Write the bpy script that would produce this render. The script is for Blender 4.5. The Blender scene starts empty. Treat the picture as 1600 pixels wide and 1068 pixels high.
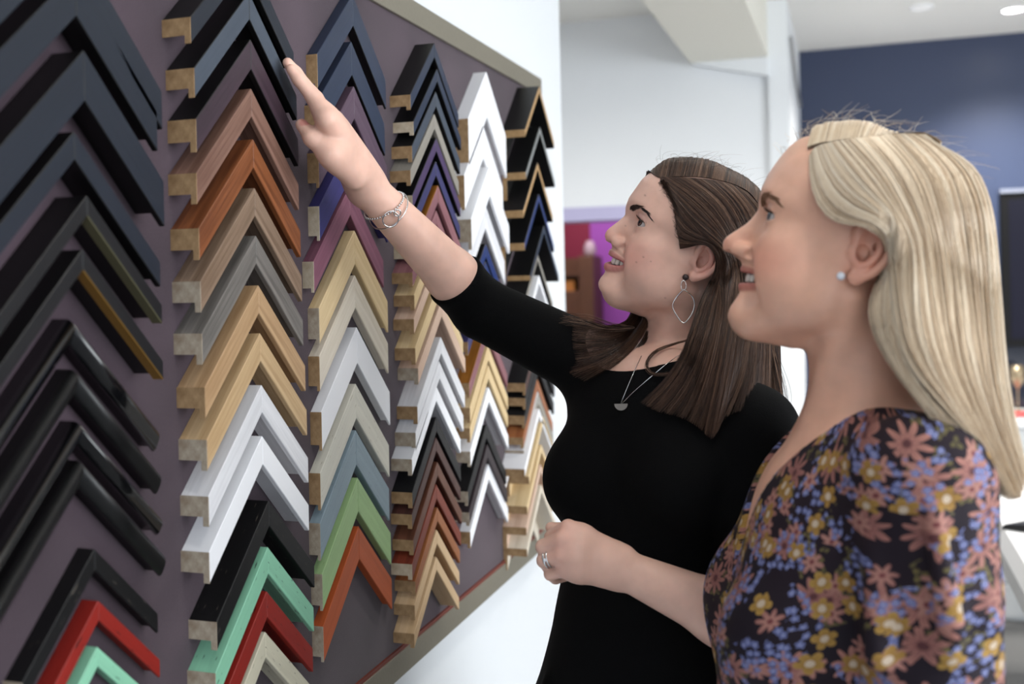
import bpy, bmesh, math, random
import numpy as np
from mathutils import Vector, Matrix
HQ = True
random.seed(7); rng = np.random.default_rng(11)
SC = bpy.context.scene
COL = SC.collection

# ------------------------------------------------------------------ camera
FPX, PX, PY, ROLL, CAMH = 1594.0, 800.0, 433.0, 0.022, 1.5
TH = math.atan(530 / FPX)
cR = np.array([math.cos(TH), math.sin(TH), 0.0]); cF = np.array([-math.sin(TH), math.cos(TH), 0.0]); cU = np.array([0, 0, 1.0])
cC = np.array([0, 0, CAMH])
cam = bpy.data.cameras.new('camera'); cam_o = bpy.data.objects.new('camera', cam); COL.objects.link(cam_o)
cam.sensor_width = 36; cam.lens = 36 * FPX / 1600
cr, sr = math.cos(ROLL), math.sin(ROLL)
right = cR * cr - cU * sr; up = cU * cr + cR * sr
# the picture is cropped low: the optical axis sits above the middle of the frame
M = Matrix(((right[0], up[0], -cF[0], 0), (right[1], up[1], -cF[1], 0), (right[2], up[2], -cF[2], CAMH), (0, 0, 0, 1)))
cam_o.matrix_world = M
cam.shift_y = (PY - 534) / 1600.0
cam.clip_start = 0.05
cam.dof.use_dof = True; cam.dof.focus_distance = 1.36; cam.dof.aperture_fstop = 3.4
SC.camera = cam_o

REAR_FILL, DL = 15, 1.0
# ------------------------------------------------------------------ world, lights, exposure
W = bpy.data.worlds.new('World'); SC.world = W; W.use_nodes = True
bg = W.node_tree.nodes['Background']; bg.inputs[0].default_value = (0.80, 0.88, 1.0, 1); bg.inputs[1].default_value = 0.42
SC.view_settings.view_transform = 'Standard'; SC.view_settings.look = 'None'
SC.view_settings.exposure = 0.46; SC.view_settings.gamma = 1.0; SC.view_settings.use_curve_mapping = False

def area(name, loc, rot, size, power, color=(1, 1, 1), size_y=None, spread=180):
    l = bpy.data.lights.new(name, 'AREA'); l.energy = power; l.color = color; l.size = size
    if size_y: l.shape = 'RECTANGLE'; l.size_y = size_y
    l.spread = math.radians(spread)
    o = bpy.data.objects.new(name, l); o.location = loc; o.rotation_euler = rot; COL.objects.link(o); return o
# unseen daylight fill added behind the camera; no window stands there
area('rear_fill_light', (1.4, -1.9, 1.6), (math.radians(90), 0, math.radians(0)), 2.4, REAR_FILL, (0.86, 0.93, 1.0), 1.9)
area('side_fill_light', (3.9, 0.4, 1.5), (math.radians(90), 0, math.radians(90)), 3.4, 150, (0.90, 0.95, 1.0), 1.7)  # unseen fill added on the right to light the sample faces sideways
# ceiling downlights, plus unseen spots added to brighten the passage wall and samples
def spot(name, loc, power, color=(1, 0.96, 0.90), r=0.08, ang=130):
    l = bpy.data.lights.new(name, 'SPOT'); l.energy = power; l.color = color; l.shadow_soft_size = r
    l.spot_size = math.radians(ang); l.spot_blend = 0.9
    o = bpy.data.objects.new(name, l); o.location = loc; COL.objects.link(o); return o
for x, y, p in [(0.2, 0.7, 12), (0.25, 2.3, 20), (0.1, 3.7, 45), (0.34, 5.17, 60), (0.76, 5.4, 130), (1.7, 0.9, 15), (1.7, 2.5, 35), (1.7, 4.4, 80), (-1.1, 3.0, 130), (-2.4, 3.0, 80)]:
    spot('downlight_or_fill', (x, y, 2.66), p * DL * (.72 if x < -1 else 1), ang=172 if x < -1 else 130)
area('gallery_light', (-1.5, 6.0, 2.4), (0, 0, 0), 0.8, 13, (0.92, 0.76, 1.0))

# ------------------------------------------------------------------ helpers
def at(px, py, Z):
    a = px - PX; b = PY - py
    u = a * cr + b * sr; v = -a * sr + b * cr
    return cC + (cF + cR * u / FPX + cU * v / FPX) * Z
def atY(px, py, Y):
    d = at(px, py, 1.0) - cC; return cC + d * (Y / d[1])
def atz(px, py, z):
    d = at(px, py, 1.0) - cC; return cC + d * ((z - CAMH) / d[2])
def atx(px, py, x):
    d = at(px, py, 1.0) - cC; return cC + d * (x / d[0])

def srgb(r, g, b):
    f = lambda c: (c / 255 / 12.92) if c / 255 <= .04045 else ((c / 255 + .055) / 1.055) ** 2.4
    return (f(r), f(g), f(b), 1)

def new_mat(name):
    m = bpy.data.materials.new(name); m.use_nodes = True
    return m, m.node_tree, m.node_tree.nodes['Principled BSDF']
def dk(c, k): return tuple(x * k for x in c[:3]) + (1,)
_mc = {}
def mat(name, col, rough=0.5, metal=0.0, spec=0.5, bump=0.0, bscale=200, var=0.0, coat=0.0, emit=None, estr=0, alpha=None, trans=0):
    if name in _mc: return _mc[name]
    m, nt, b = new_mat(name); b.inputs['Base Color'].default_value = col; b.inputs['Roughness'].default_value = rough
    b.inputs['Metallic'].default_value = metal; b.inputs['Specular IOR Level'].default_value = spec
    b.inputs['Coat Weight'].default_value = coat
    if trans: b.inputs['Transmission Weight'].default_value = trans
    if emit: b.inputs['Emission Color'].default_value = emit; b.inputs['Emission Strength'].default_value = estr
    if bump or var:
        tc = nt.nodes.new('ShaderNodeTexCoord'); n = nt.nodes.new('ShaderNodeTexNoise'); n.inputs['Scale'].default_value = bscale; n.inputs['Detail'].default_value = 4
        nt.links.new(tc.outputs['Object'], n.inputs['Vector'])
        if bump:
            bp = nt.nodes.new('ShaderNodeBump'); bp.inputs['Strength'].default_value = bump; bp.inputs['Distance'].default_value = 0.001
            nt.links.new(n.outputs['Fac'], bp.inputs['Height']); nt.links.new(bp.outputs['Normal'], b.inputs['Normal'])
        if var:
            mx = nt.nodes.new('ShaderNodeMix'); mx.data_type = 'RGBA'
            mx.inputs['A'].default_value = tuple(c * (1 - var) for c in col[:3]) + (1,); mx.inputs['B'].default_value = tuple(min(1, c * (1 + var)) for c in col[:3]) + (1,)
            nt.links.new(n.outputs['Fac'], mx.inputs['Factor']); nt.links.new(mx.outputs['Result'], b.inputs['Base Color'])
    _mc[name] = m; return m

def mesh_obj(name, verts, faces, m, parent=None, smooth=False, mats=None, mi=None):
    me = bpy.data.meshes.new(name); me.from_pydata([tuple(map(float, v)) for v in verts], [], [tuple(map(int, f)) for f in faces]); me.update()
    for x in (mats or [m]): me.materials.append(x)
    if mi is not None: me.polygons.foreach_set('material_index', np.asarray(mi, dtype=np.int32))
    if smooth: me.polygons.foreach_set('use_smooth', [True] * len(me.polygons))
    o = bpy.data.objects.new(name, me); COL.objects.link(o)
    if parent is not None: o.parent = parent
    return o
def tag(o, label=None, cat=None, group=None, kind=None):
    if label: o['label'] = label
    if cat: o['category'] = cat
    if group: o['group'] = group
    if kind: o['kind'] = kind
    return o
def empty(name, loc, label=None, cat=None, group=None):
    o = bpy.data.objects.new(name, None); o.location = loc; o.empty_display_size = .05; COL.objects.link(o)
    return tag(o, label, cat, group)
def box(name, lo, hi, m, parent=None, bevel=0.0, kind=None):
    lo = np.array(lo, float); hi = np.array(hi, float); c = (lo + hi) / 2; h = (hi - lo) / 2
    pl = np.array(parent.location) if parent is not None else np.zeros(3)
    if parent is not None and parent.parent is not None: pl = pl + np.array(parent.parent.location)
    v = [(sx * h[0], sy * h[1], sz * h[2]) for sx in (-1, 1) for sy in (-1, 1) for sz in (-1, 1)]
    fcs = [(0, 1, 3, 2), (4, 6, 7, 5), (0, 4, 5, 1), (2, 3, 7, 6), (0, 2, 6, 4), (1, 5, 7, 3)]
    o = mesh_obj(name, v, fcs, m, parent); o.location = c - pl
    if bevel:
        b = o.modifiers.new('bevel', 'BEVEL'); b.width = bevel; b.segments = 2
    if kind: o['kind'] = kind
    return o
def struct(o): o['kind'] = 'structure'; return o
# ------------------------------------------------------------------ room shell
M_WALL = mat('white_wall', srgb(226, 229, 232), .6, bump=.15, bscale=60)
M_CEIL = mat('ceiling_paint', srgb(232, 231, 226), .7)
M_NAVY = mat('navy_paint', srgb(50, 60, 86), .38, bump=.1, bscale=150)
M_CARPET = mat('grey_carpet', srgb(112, 112, 112), .95, bump=1.0, bscale=500, var=.25)
M_WHITE = mat('white_lacquer', srgb(235, 236, 238), .35)
M_GREYM = mat('grey_metal', srgb(150, 150, 150), .35, metal=.3)
WX = -0.73
struct(box('floor', (-4.2, -2.2, -.05), (4.2, 9.2, 0), M_CARPET))
struct(box('ceiling', (-4.2, -2.2, 2.73), (4.2, 9.2, 2.8), M_CEIL))
struct(box('wall_left', (WX - .35, -2.0, 0), (WX, 2.645, 2.73), M_WALL))
# white wall at the end of the passage with the opening to the next room
Y1 = 4.8
struct(box('wall_back_upper', (-3.5, Y1, 1.83), (-.34, Y1 + .15, 2.73), M_WALL))
struct(box('wall_back_pier', (-3.5, Y1, 0), (-1.9, Y1 + .15, 1.83), M_WALL))
struct(box('wall_back_lower', (-.86, Y1, 0), (-.34, Y1 + .15, 1.83), M_WALL))
struct(box('trim_1', (-1.9, Y1 - .015, 1.765), (-.86, Y1 + .2, 1.83), mat('lilac_lintel', srgb(176, 172, 205), .5)))
struct(box('wall_passage', (-3.55, 2.0, 0), (-3.5, 9.2, 2.73), M_WALL))
struct(box('wall_column', (-.338, 4.77, 0), (-.253, 5.95, 2.73), M_WALL))
# navy wall
struct(box('wall_navy', (-.6, 5.95, 0), (4.2, 6.05, 2.73), M_NAVY))
struct(box('wall_right', (4.0, -2.0, 0), (4.1, 6.0, 2.73), M_WALL))
# gallery room beyond
M_RED = mat('red_paint', srgb(140, 44, 60), .7); M_MAG = mat('magenta_paint', srgb(170, 92, 176), .7)
struct(box('wall_gallery_red', (-3.6, 6.8, 0), (-1.69, 6.9, 2.73), M_RED))
struct(box('wall_gallery_magenta', (-1.69, 6.8, 0), (-.6, 6.9, 2.73), M_MAG))
# soffit
def prism(name, pts, y0, y1, m):
    n = len(pts); v = [(x, y0, z) for x, z in pts] + [(x, y1, z) for x, z in pts]
    f = [tuple(range(n))[::-1], tuple(range(n, 2 * n))] + [(i, (i + 1) % n, (i + 1) % n + n, i + n) for i in range(n)]
    return mesh_obj(name, v, f, m)
M_SOF = mat('soffit_paint', srgb(222, 220, 210), .7)
struct(box('ceiling_soffit', (-.684, 1.0, 2.47), (-.338, 4.8, 2.73), M_SOF))
struct(prism('ceiling_shadow_wedge', [(-.684, 2.47), (-.338, 2.47), (-.338, 2.385)], 4.74, 4.8, M_WALL))  # added wedge, stands in for a shadow triangle on the back wall
# door closer rod on the column
def tube(name, pts, r, m, parent=None, n=8, closed=False):
    pts = np.array(pts, float); N = len(pts); V = []; Fc = []
    rr = np.broadcast_to(np.asarray(r, float), (N,))
    if closed: T = np.roll(pts, -1, 0) - np.roll(pts, 1, 0)
    else: T = np.gradient(pts, axis=0)
    T /= np.linalg.norm(T, axis=1)[:, None] + 1e-12
    a = np.cross(T[0], [0.13, .21, 1.0]); a /= np.linalg.norm(a)
    for i in range(N):
        a = a - T[i] * (a @ T[i]); a /= np.linalg.norm(a); b = np.cross(T[i], a)
        for k in range(n):
            t = 2 * math.pi * k / n; V.append(pts[i] + rr[i] * (math.cos(t) * a + math.sin(t) * b))
    for i in range(N if closed else N - 1):
        j = (i + 1) % N
        for k in range(n): Fc.append((i * n + k, i * n + (k + 1) % n, j * n + (k + 1) % n, j * n + k))
    if not closed: Fc += [tuple(range(n))[::-1], tuple(range((N - 1) * n, N * n))]
    pl = np.zeros(3); p = parent
    while p is not None: pl = pl + np.array(p.location); p = p.parent
    return mesh_obj(name, np.array(V) - pl, Fc, m, parent, True)
rod = tube('door_closer_rod', [(-.243, 4.9, 2.584), (-.243, 5.3, 2.45), (-.243, 5.8, 2.40)], .008, M_GREYM)
tag(rod, 'thin dark metal rod fixed high on the white column', 'rod')
# downlights
for x, y, l in [(.762, 5.4, 'round recessed ceiling downlight glowing above the dark blue wall'), (.34, 5.17, 'faint recessed ceiling downlight between the white column and the brighter lamp')]:
    e = empty('downlight', (x, y, 2.73), l, 'ceiling light')
    th = np.linspace(0, 2 * math.pi, 33)[:-1]
    tube('trim_ring', [(x + .05 * math.cos(t), y + .05 * math.sin(t), 2.727) for t in th], .006, M_WHITE, e, closed=True)
    m = mat('lamp_glow', (1, 1, 1, 1), emit=(1, .97, .93, 1), estr=25)
    if x < .5: m = mat('lamp_glow_dim', (.6, .6, .6, 1), emit=(1, .97, .93, 1), estr=.25)
    d = mesh_obj('lamp_face', [(.046 * math.cos(t), .046 * math.sin(t), -.004) for t in th], [tuple(range(32))[::-1]], m, e)
# TV
e = empty('wall_television', (1.3, 5.95, 1.08), 'large dark television screen on the dark blue wall', 'television')
M_TV = mat('tv_black', srgb(6, 6, 8), .5, spec=.2)
box('housing', (.75, 5.9, 1.08), (2.05, 5.949, 1.885), M_TV, e, .004)
box('screen', (.79, 5.896, 1.12), (2.01, 5.9, 1.85), mat('tv_screen', srgb(6, 6, 16), .5, spec=.2, emit=srgb(20, 22, 75), estr=.12), e)
box('bezel', (.75, 5.888, 1.885), (2.05, 5.949, 1.905), mat('tv_edge', srgb(120, 125, 140), .3), e)
# back counter
e = empty('counter_cabinet', (1.6, 5.7, 0), 'white counter with drawers along the dark blue wall', 'cabinet')
box('body', (-.1, 5.53, .08), (3.2, 5.949, .71), mat('white_front', srgb(216, 219, 220), .45), e, .003)
box('worktop', (-.1, 5.5, .71), (3.2, 5.949, .75), M_WHITE, e, .004)
for k, z in enumerate((.12, .32, .52)):
    for j in range(4):
        x0 = -.08 + j * .82
        d = box('drawer', (x0, 5.512, z), (x0 + .8, 5.53, z + .18), mat('drawer_front', srgb(214, 216, 217), .4), e, .003)
e = empty('splashback', (1.6, 5.93, .75), 'dark glass panel behind the counter under the television', 'panel')
box('glass', (-.1, 5.93, .751), (3.2, 5.947, 1.075), mat('dark_glass', srgb(30, 34, 46), .1), e)
# red leaflets
def sheet(name, c, w, h, rot, m, z):
    ca, sa = math.cos(rot), math.sin(rot); V = []
    for sz in (0, .004):
        for a, b in ((-1, -1), (1, -1), (1, 1), (-1, 1)): V.append((c[0] + (a * w * ca - b * h * sa) / 2, c[1] + (a * w * sa + b * h * ca) / 2, z + sz))
    return mesh_obj(name, V, [(3, 2, 1, 0), (4, 5, 6, 7), (0, 1, 5, 4), (1, 2, 6, 5), (2, 3, 7, 6), (3, 0, 4, 7)], m)
M_REDP = mat('red_paper', srgb(215, 50, 52), .4)
tag(sheet('leaflet', (.76, 5.74), .26, .09, -.12, M_REDP, .751), 'red leaflet lying on the white counter nearest the wall', 'leaflet')
tag(sheet('leaflet', (.75, 5.60), .24, .07, .05, M_REDP, .751), 'red leaflet at the front edge of the white counter', 'leaflet')
# glass with stem
def lathe(name, prof, loc, m, parent=None, n=24):
    V = []; Fc = []
    for r, z in prof:
        for k in range(n): t = 2 * math.pi * k / n; V.append((r * math.cos(t), r * math.sin(t), z))
    for i in range(len(prof) - 1):
        for k in range(n): Fc.append((i * n + k, i * n + (k + 1) % n, (i + 1) * n + (k + 1) % n, (i + 1) * n + k))
    Fc += [tuple(range(n))[::-1], tuple(range((len(prof) - 1) * n, len(prof) * n))]
    o = mesh_obj(name, V, Fc, m, parent, True); o.location = loc; return o
g = lathe('goblet', [(.03, 0), (.028, .004), (.005, .01), (.004, .12), (.015, .135), (.034, .16), (.037, .2), (.03, .24)], (.8, 5.8, .751), mat('smoky_glass', srgb(150, 135, 110), .08, metal=.6))
tag(g, 'small stemmed glass with a bright glint before the dark panel', 'glass')
# desk with black gadget
e = empty('desk', (1.2, 3.2, 0), 'white topped desk with a grey metal edge at right', 'desk')
box('desk_top', (.40, 2.3, .725), (2.0, 4.5, .75), M_WHITE, e, .002)
box('edge_rail', (.36, 2.3, .70), (.40, 4.5, .7505), M_GREYM, e, .002)
for x, y in ((.37, 2.35), (.37, 4.42), (1.93, 2.35), (1.93, 4.42)): box('leg', (x, y, 0), (x + .05, y + .05, .70), M_GREYM, e)
e = empty('drawer_unit', (1.1, 4.95, 0), 'low white drawer unit standing behind the desk', 'drawer unit')
box('carcass', (.2, 4.76, .0), (1.9, 5.2, .62), mat('white_front', (0,0,0,1)), e, .003)
for z in (.02, .17, .33, .48):
    d = box('drawer', (.21, 4.742, z), (1.0, 4.76, z + .135), mat('drawer_front', (0,0,0,1)), e, .003)
e = empty('stapler', (.45, 3.2, .752), 'black pointed desk tool lying on the white desk', 'tool')
V = [(.39, 3.2, .752), (.62, 3.08, .752), (.62, 3.34, .752), (.40, 3.2, .765), (.62, 3.1, .79), (.62, 3.32, .79)]
V = [tuple(np.array(v) - np.array((.45, 3.2, .752))) for v in V]
mesh_obj('body', V, [(0, 2, 1), (3, 4, 5), (0, 1, 4, 3), (0, 3, 5, 2), (1, 2, 5, 4)], mat('black_plastic', srgb(15, 15, 17), .3), e)
lathe('screw', [(.006, 0), (.006, .004), (.003, .006)], (.08, 0, .026), mat('steel', srgb(200, 200, 205), .2, metal=1), e, 12)
tag(sheet('paper_slip', (.56, 2.98), .18, .05, -.4, mat('paper', srgb(245, 245, 246), .6), .7515), 'white paper slip beside the black tool on the desk', 'paper')
# wooden shelf in the gallery
M_BR = mat('brown_wood', srgb(104, 74, 44), .5, var=.3, bscale=12)
e = empty('wooden_shelf', (-1.75, 6.6, 0), 'dark brown wooden rack against the red gallery wall', 'shelf')
box('post', (-1.70, 6.5, 0), (-1.60, 6.75, 1.63), M_BR, e, .004)
box('top_rail', (-2.3, 6.5, 1.50), (-1.70, 6.75, 1.52), M_BR, e)
box('back_panel', (-2.3, 6.7, 1.15), (-1.70, 6.75, 1.62), M_BR, e)
box('shelf_board', (-2.3, 6.5, 1.24), (-1.70, 6.7, 1.40), M_BR, e, .004)
tag(box('storage_box', (-2.05, 6.52, 1.401), (-1.74, 6.68, 1.47), mat('amber', srgb(205, 140, 60), .5)), 'amber box on the wooden rack', 'box')
tag(box('tin', (-1.90, 6.54, 1.471), (-1.86, 6.6, 1.498), mat('tin_yellow', srgb(225, 200, 60), .4)), 'small yellow tin on top of the amber box', 'tin')
tag(lathe('candle', [(.035, 0), (.04, .02), (.04, .06), (.02, .1)], (-1.65, 6.62, 1.631), mat('pale_wax', srgb(190, 175, 165), .5)), 'pale knob of wax on top of the brown post', 'candle')
tag(box('counter_block', (-2.3, 6.42, 0), (-1.66, 6.49, 1.2), mat('tan_wood', srgb(200, 150, 100), .5)), 'tan wooden panel in front of the brown rack', 'panel')
# ------------------------------------------------------------------ sample board
BX = -0.70
def felt():
    m, nt, b = new_mat('plum_felt'); b.inputs['Roughness'].default_value = .95; b.inputs['Specular IOR Level'].default_value = .15
    b.inputs['Sheen Weight'].default_value = .3; b.inputs['Sheen Roughness'].default_value = .5
    tc = nt.nodes.new('ShaderNodeTexCoord'); n = nt.nodes.new('ShaderNodeTexNoise'); n.inputs['Scale'].default_value = 900; n.inputs['Detail'].default_value = 3
    n2 = nt.nodes.new('ShaderNodeTexNoise'); n2.inputs['Scale'].default_value = 6
    nt.links.new(tc.outputs['Object'], n.inputs['Vector']); nt.links.new(tc.outputs['Object'], n2.inputs['Vector'])
    ad = nt.nodes.new('ShaderNodeMath'); ad.operation = 'ADD'; nt.links.new(n.outputs['Fac'], ad.inputs[0]); nt.links.new(n2.outputs['Fac'], ad.inputs[1])
    cr_ = nt.nodes.new('ShaderNodeValToRGB'); cr_.color_ramp.elements[0].position = .35; cr_.color_ramp.elements[0].color = srgb(54, 43, 50)
    cr_.color_ramp.elements[1].position = .65; cr_.color_ramp.elements[1].color = srgb(82, 67, 76)
    hf = nt.nodes.new('ShaderNodeMath'); hf.operation = 'MULTIPLY'; hf.inputs[1].default_value = .5; nt.links.new(ad.outputs[0], hf.inputs[0])
    nt.links.new(hf.outputs[0], cr_.inputs[0]); nt.links.new(cr_.outputs[0], b.inputs['Base Color'])
    bp = nt.nodes.new('ShaderNodeBump'); bp.inputs['Strength'].default_value = .5; bp.inputs['Distance'].default_value = .001
    nt.links.new(n.outputs['Fac'], bp.inputs['Height']); nt.links.new(bp.outputs['Normal'], b.inputs['Normal']); return m
M_RAIL = mat('pewter_rail', srgb(128, 122, 108), .42, metal=.25, bump=.3, bscale=250, var=.08)
YB0, YB1, ZT, ZB = -1.4, 2.345, 1.9735, .866
eb = empty('sample_board', (BX, .5, ZB), 'plum felt display board in a pewter frame fixed to the white wall', 'display board')
def rel(o): o.location = np.array(o.location) ; return o
box('felt_panel', (WX + .001, YB0, ZB + .02), (BX, YB1 - .02, ZT - .02), felt(), eb)
def rail(name, a0, a1, b0, b1, x0, x1):
    # a quad in the wall plane given by outer edge a0-a1 and inner edge b0-b1 (mitred), with depth
    q = [a0, a1, b1, b0]; V = [(x0, y, z) for y, z in q] + [(x1, y, z) for y, z in q]
    V = np.array(V) - np.array((BX, .5, ZB))
    o = mesh_obj(name, V, [(0, 1, 2, 3), (7, 6, 5, 4), (0, 4, 5, 1), (1, 5, 6, 2), (2, 6, 7, 3), (3, 7, 4, 0)], M_RAIL, eb)
    bm = bmesh.new(); bm.from_mesh(o.data); bmesh.ops.recalc_face_normals(bm, faces=bm.faces); bm.to_mesh(o.data); bm.free()
    b = o.modifiers.new('bevel', 'BEVEL'); b.width = .0015; b.segments = 2
RW = .04
rail('frame_rail', (YB0, ZT), (YB1, ZT), (YB0 + RW, ZT - RW), (YB1 - RW, ZT - RW), WX + .001, BX + .006)
rail('frame_rail', (YB1, ZT), (YB1, ZB), (YB1 - RW, ZT - RW), (YB1 - RW, ZB + RW), WX + .001, BX + .006)
rail('frame_rail', (YB1, ZB), (YB0, ZB), (YB1 - RW, ZB + RW), (YB0 + RW, ZB + RW), WX + .001, BX + .006)
rail('frame_rail', (YB0, ZB), (YB0, ZT), (YB0 + RW, ZB + RW), (YB0 + RW, ZT - RW), WX + .001, BX + .006)
box('inner_fillet', (BX, YB0 + RW, ZB + RW), (BX + .004, YB1 - RW, ZB + RW + .006), mat('oxblood', srgb(110, 50, 40), .5), eb)

def wood(name, c1=None, c2=None, rough=.5, scale=1.0, spec=.4):
    if name in _mc: return _mc[name]
    m, nt, b = new_mat(name); tc = nt.nodes.new('ShaderNodeTexCoord'); mp = nt.nodes.new('ShaderNodeMapping')
    mp.inputs['Scale'].default_value = (9 * scale, 260 * scale, 260 * scale)
    n = nt.nodes.new('ShaderNodeTexNoise'); n.inputs['Scale'].default_value = 1; n.inputs['Detail'].default_value = 5; n.inputs['Roughness'].default_value = .65
    n2 = nt.nodes.new('ShaderNodeTexNoise'); n2.inputs['Scale'].default_value = .22
    nt.links.new(tc.outputs['Object'], mp.inputs['Vector']); nt.links.new(mp.outputs['Vector'], n.inputs['Vector']); nt.links.new(mp.outputs['Vector'], n2.inputs['Vector'])
    mxn = nt.nodes.new('ShaderNodeMath'); mxn.operation = 'MULTIPLY_ADD'; mxn.inputs[1].default_value = .55
    nt.links.new(n.outputs['Fac'], mxn.inputs[0])
    m2 = nt.nodes.new('ShaderNodeMath'); m2.operation = 'MULTIPLY'; m2.inputs[1].default_value = .45; nt.links.new(n2.outputs['Fac'], m2.inputs[0]); nt.links.new(m2.outputs[0], mxn.inputs[2])
    r = nt.nodes.new('ShaderNodeValToRGB'); r.color_ramp.elements[0].position = .38; r.color_ramp.elements[1].position = .62
    r.color_ramp.elements[0].color = c2; r.color_ramp.elements[1].color = c1
    nt.links.new(mxn.outputs[0], r.inputs[0]); nt.links.new(r.outputs[0], b.inputs['Base Color'])
    bp = nt.nodes.new('ShaderNodeBump'); bp.inputs['Strength'].default_value = .25; bp.inputs['Distance'].default_value = .0006
    nt.links.new(n.outputs['Fac'], bp.inputs['Height']); nt.links.new(bp.outputs['Normal'], b.inputs['Normal'])
    b.inputs['Roughness'].default_value = rough; b.inputs['Specular IOR Level'].default_value = spec
    _mc[name] = m; return m
END_T = wood('raw_end_tan', srgb(178, 146, 108), srgb(140, 110, 76), .8, .5)
END_G = wood('raw_end_grey', srgb(188, 176, 158), srgb(150, 132, 112), .8, .5)
END_P = wood('raw_end_pale', srgb(205, 192, 170), srgb(176, 158, 132), .8, .5)
def P(n, rgb, rough=.42, coat=0): return wood('paint_' + n, srgb(*rgb), dk(srgb(*rgb), .8), rough, .8)
SHEENBLACK = P('sheen_black', (27, 33, 44), .42); BLACK = mat('gloss_black', srgb(9, 9, 11), .22, coat=.4); SATBLACK = mat('satin_black', srgb(8, 8, 9), .42)  # first one: bluish sheen put into the face colour, used with black tops
INK = P('ink', (15, 15, 18), .45)
GREYB = P('grey_blue', (68, 76, 88), .45); PLUM = wood('plum_stain', srgb(66, 50, 60), srgb(48, 36, 44), .42)
ROSY = wood('walnut_rose', srgb(140, 106, 92), srgb(98, 68, 56), .5); OBR = wood('cherry_brown', srgb(150, 90, 54), srgb(96, 52, 28), .4)
TAUPE = wood('taupe_oak', srgb(152, 128, 108), srgb(106, 84, 66), .5); GREYW = wood('grey_oak', srgb(134, 128, 122), srgb(88, 84, 80), .5)
OAK = wood('light_oak', srgb(198, 164, 126), srgb(160, 126, 90), .5); ASH = wood('pale_ash', srgb(208, 178, 138), srgb(176, 144, 104), .5)
WHITE = P('white', (236, 235, 238), .35); SNOW = mat('white_gloss_paint', srgb(240, 240, 243), .3)
def distressed(name, col, col2):
    """painted wood with rubbed dark marks"""
    if name in _mc: return _mc[name]
    m = wood(name, col, dk(col, .86), .45, 1.0); nt = m.node_tree; b = nt.nodes['Principled BSDF']
    r = b.inputs['Base Color'].links[0].from_node
    tc = nt.nodes.new('ShaderNodeTexCoord'); mp = nt.nodes.new('ShaderNodeMapping'); mp.inputs['Scale'].default_value = (60, 420, 420)
    n = nt.nodes.new('ShaderNodeTexNoise'); n.inputs['Scale'].default_value = 1; n.inputs['Detail'].default_value = 2
    nt.links.new(tc.outputs['Object'], mp.inputs['Vector']); nt.links.new(mp.outputs['Vector'], n.inputs['Vector'])
    rr = nt.nodes.new('ShaderNodeValToRGB'); rr.color_ramp.elements[0].position = .68; rr.color_ramp.elements[1].position = .72
    nt.links.new(n.outputs['Fac'], rr.inputs[0]); mx = nt.nodes.new('ShaderNodeMix'); mx.data_type = 'RGBA'; mx.inputs['B'].default_value = col2
    nt.links.new(rr.outputs[0], mx.inputs['Factor']); nt.links.new(r.outputs[0], mx.inputs['A']); nt.links.new(mx.outputs['Result'], b.inputs['Base Color'])
    return m
DARKRUB = srgb(40, 30, 26)
MINT = distressed('mint_rubbed', srgb(140, 200, 168), srgb(50, 70, 60)); REDD = distressed('red_rubbed', srgb(140, 34, 26), srgb(50, 12, 10))
CREAM = distressed('cream_rubbed', srgb(206, 200, 178), srgb(90, 80, 66)); CREAM2 = distressed('cream_pale_rubbed', srgb(220, 216, 202), srgb(170, 160, 140))
BLGREY = distressed('blue_grey_rubbed', srgb(142, 160, 170), srgb(112, 125, 132)); GREEN = distressed('green_rubbed', srgb(162, 194, 138), srgb(136, 165, 112))
ORANGE = P('orange', (184, 88, 46), .45); BLKD = distressed('black_rubbed', srgb(14, 14, 15), srgb(70, 64, 58))
NAVYF = P('navy_stain', (42, 52, 72), .36); PLUM2 = wood('plum_grey', srgb(96, 78, 92), srgb(78, 60, 74), .36); INDIGO = P('indigo', (62, 58, 112), .36)
MAUVE = wood('mauve_pink', srgb(140, 92, 108), srgb(112, 68, 84), .36); BLOND = wood('blond_ash', srgb(226, 202, 160), srgb(204, 176, 130), .45)
PALEW = wood('pale_limed', srgb(226, 216, 200), srgb(204, 192, 172), .45); AMBERTOP = None
GREIGE = P('greige', (150, 144, 134), .45); PURPLE = P('purple', (80, 62, 98), .4); VIOLET = P('violet_blue', (64, 62, 106), .4); PINKW = wood('dusty_pink', srgb(158, 110, 114), srgb(126, 82, 88), .4)
PINKPALE = wood('pinkish_ash', srgb(218, 190, 170), srgb(196, 164, 142), .45)
MAHOG = wood('mahogany', srgb(84, 50, 44), srgb(54, 30, 26), .4); BROWN = wood('mid_brown', srgb(112, 70, 52), srgb(78, 46, 34), .4); REDBR = wood('red_brown', srgb(138, 62, 42), srgb(96, 38, 26), .4)
ORBR = wood('orange_brown', srgb(170, 108, 66), srgb(126, 72, 40), .4); BEECH = wood('beech', srgb(220, 190, 152), srgb(196, 162, 122), .45)
ROYAL = P('royal_blue', (38, 56, 112), .35); DKPLUM = P('dark_plum', (52, 42, 46), .45)
SILVER = mat('silver_leaf', srgb(170, 172, 168), .35, metal=.5); GOLD = mat('gold_leaf', srgb(150, 112, 52), .35, metal=.5, bump=.4, bscale=300); OLDGOLD = mat('green_gold_leaf', srgb(108, 104, 78), .4, metal=.4, bump=.4, bscale=300)
TANEDGE = wood('tan_edge', srgb(190, 156, 112), srgb(160, 126, 84), .5)

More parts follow.
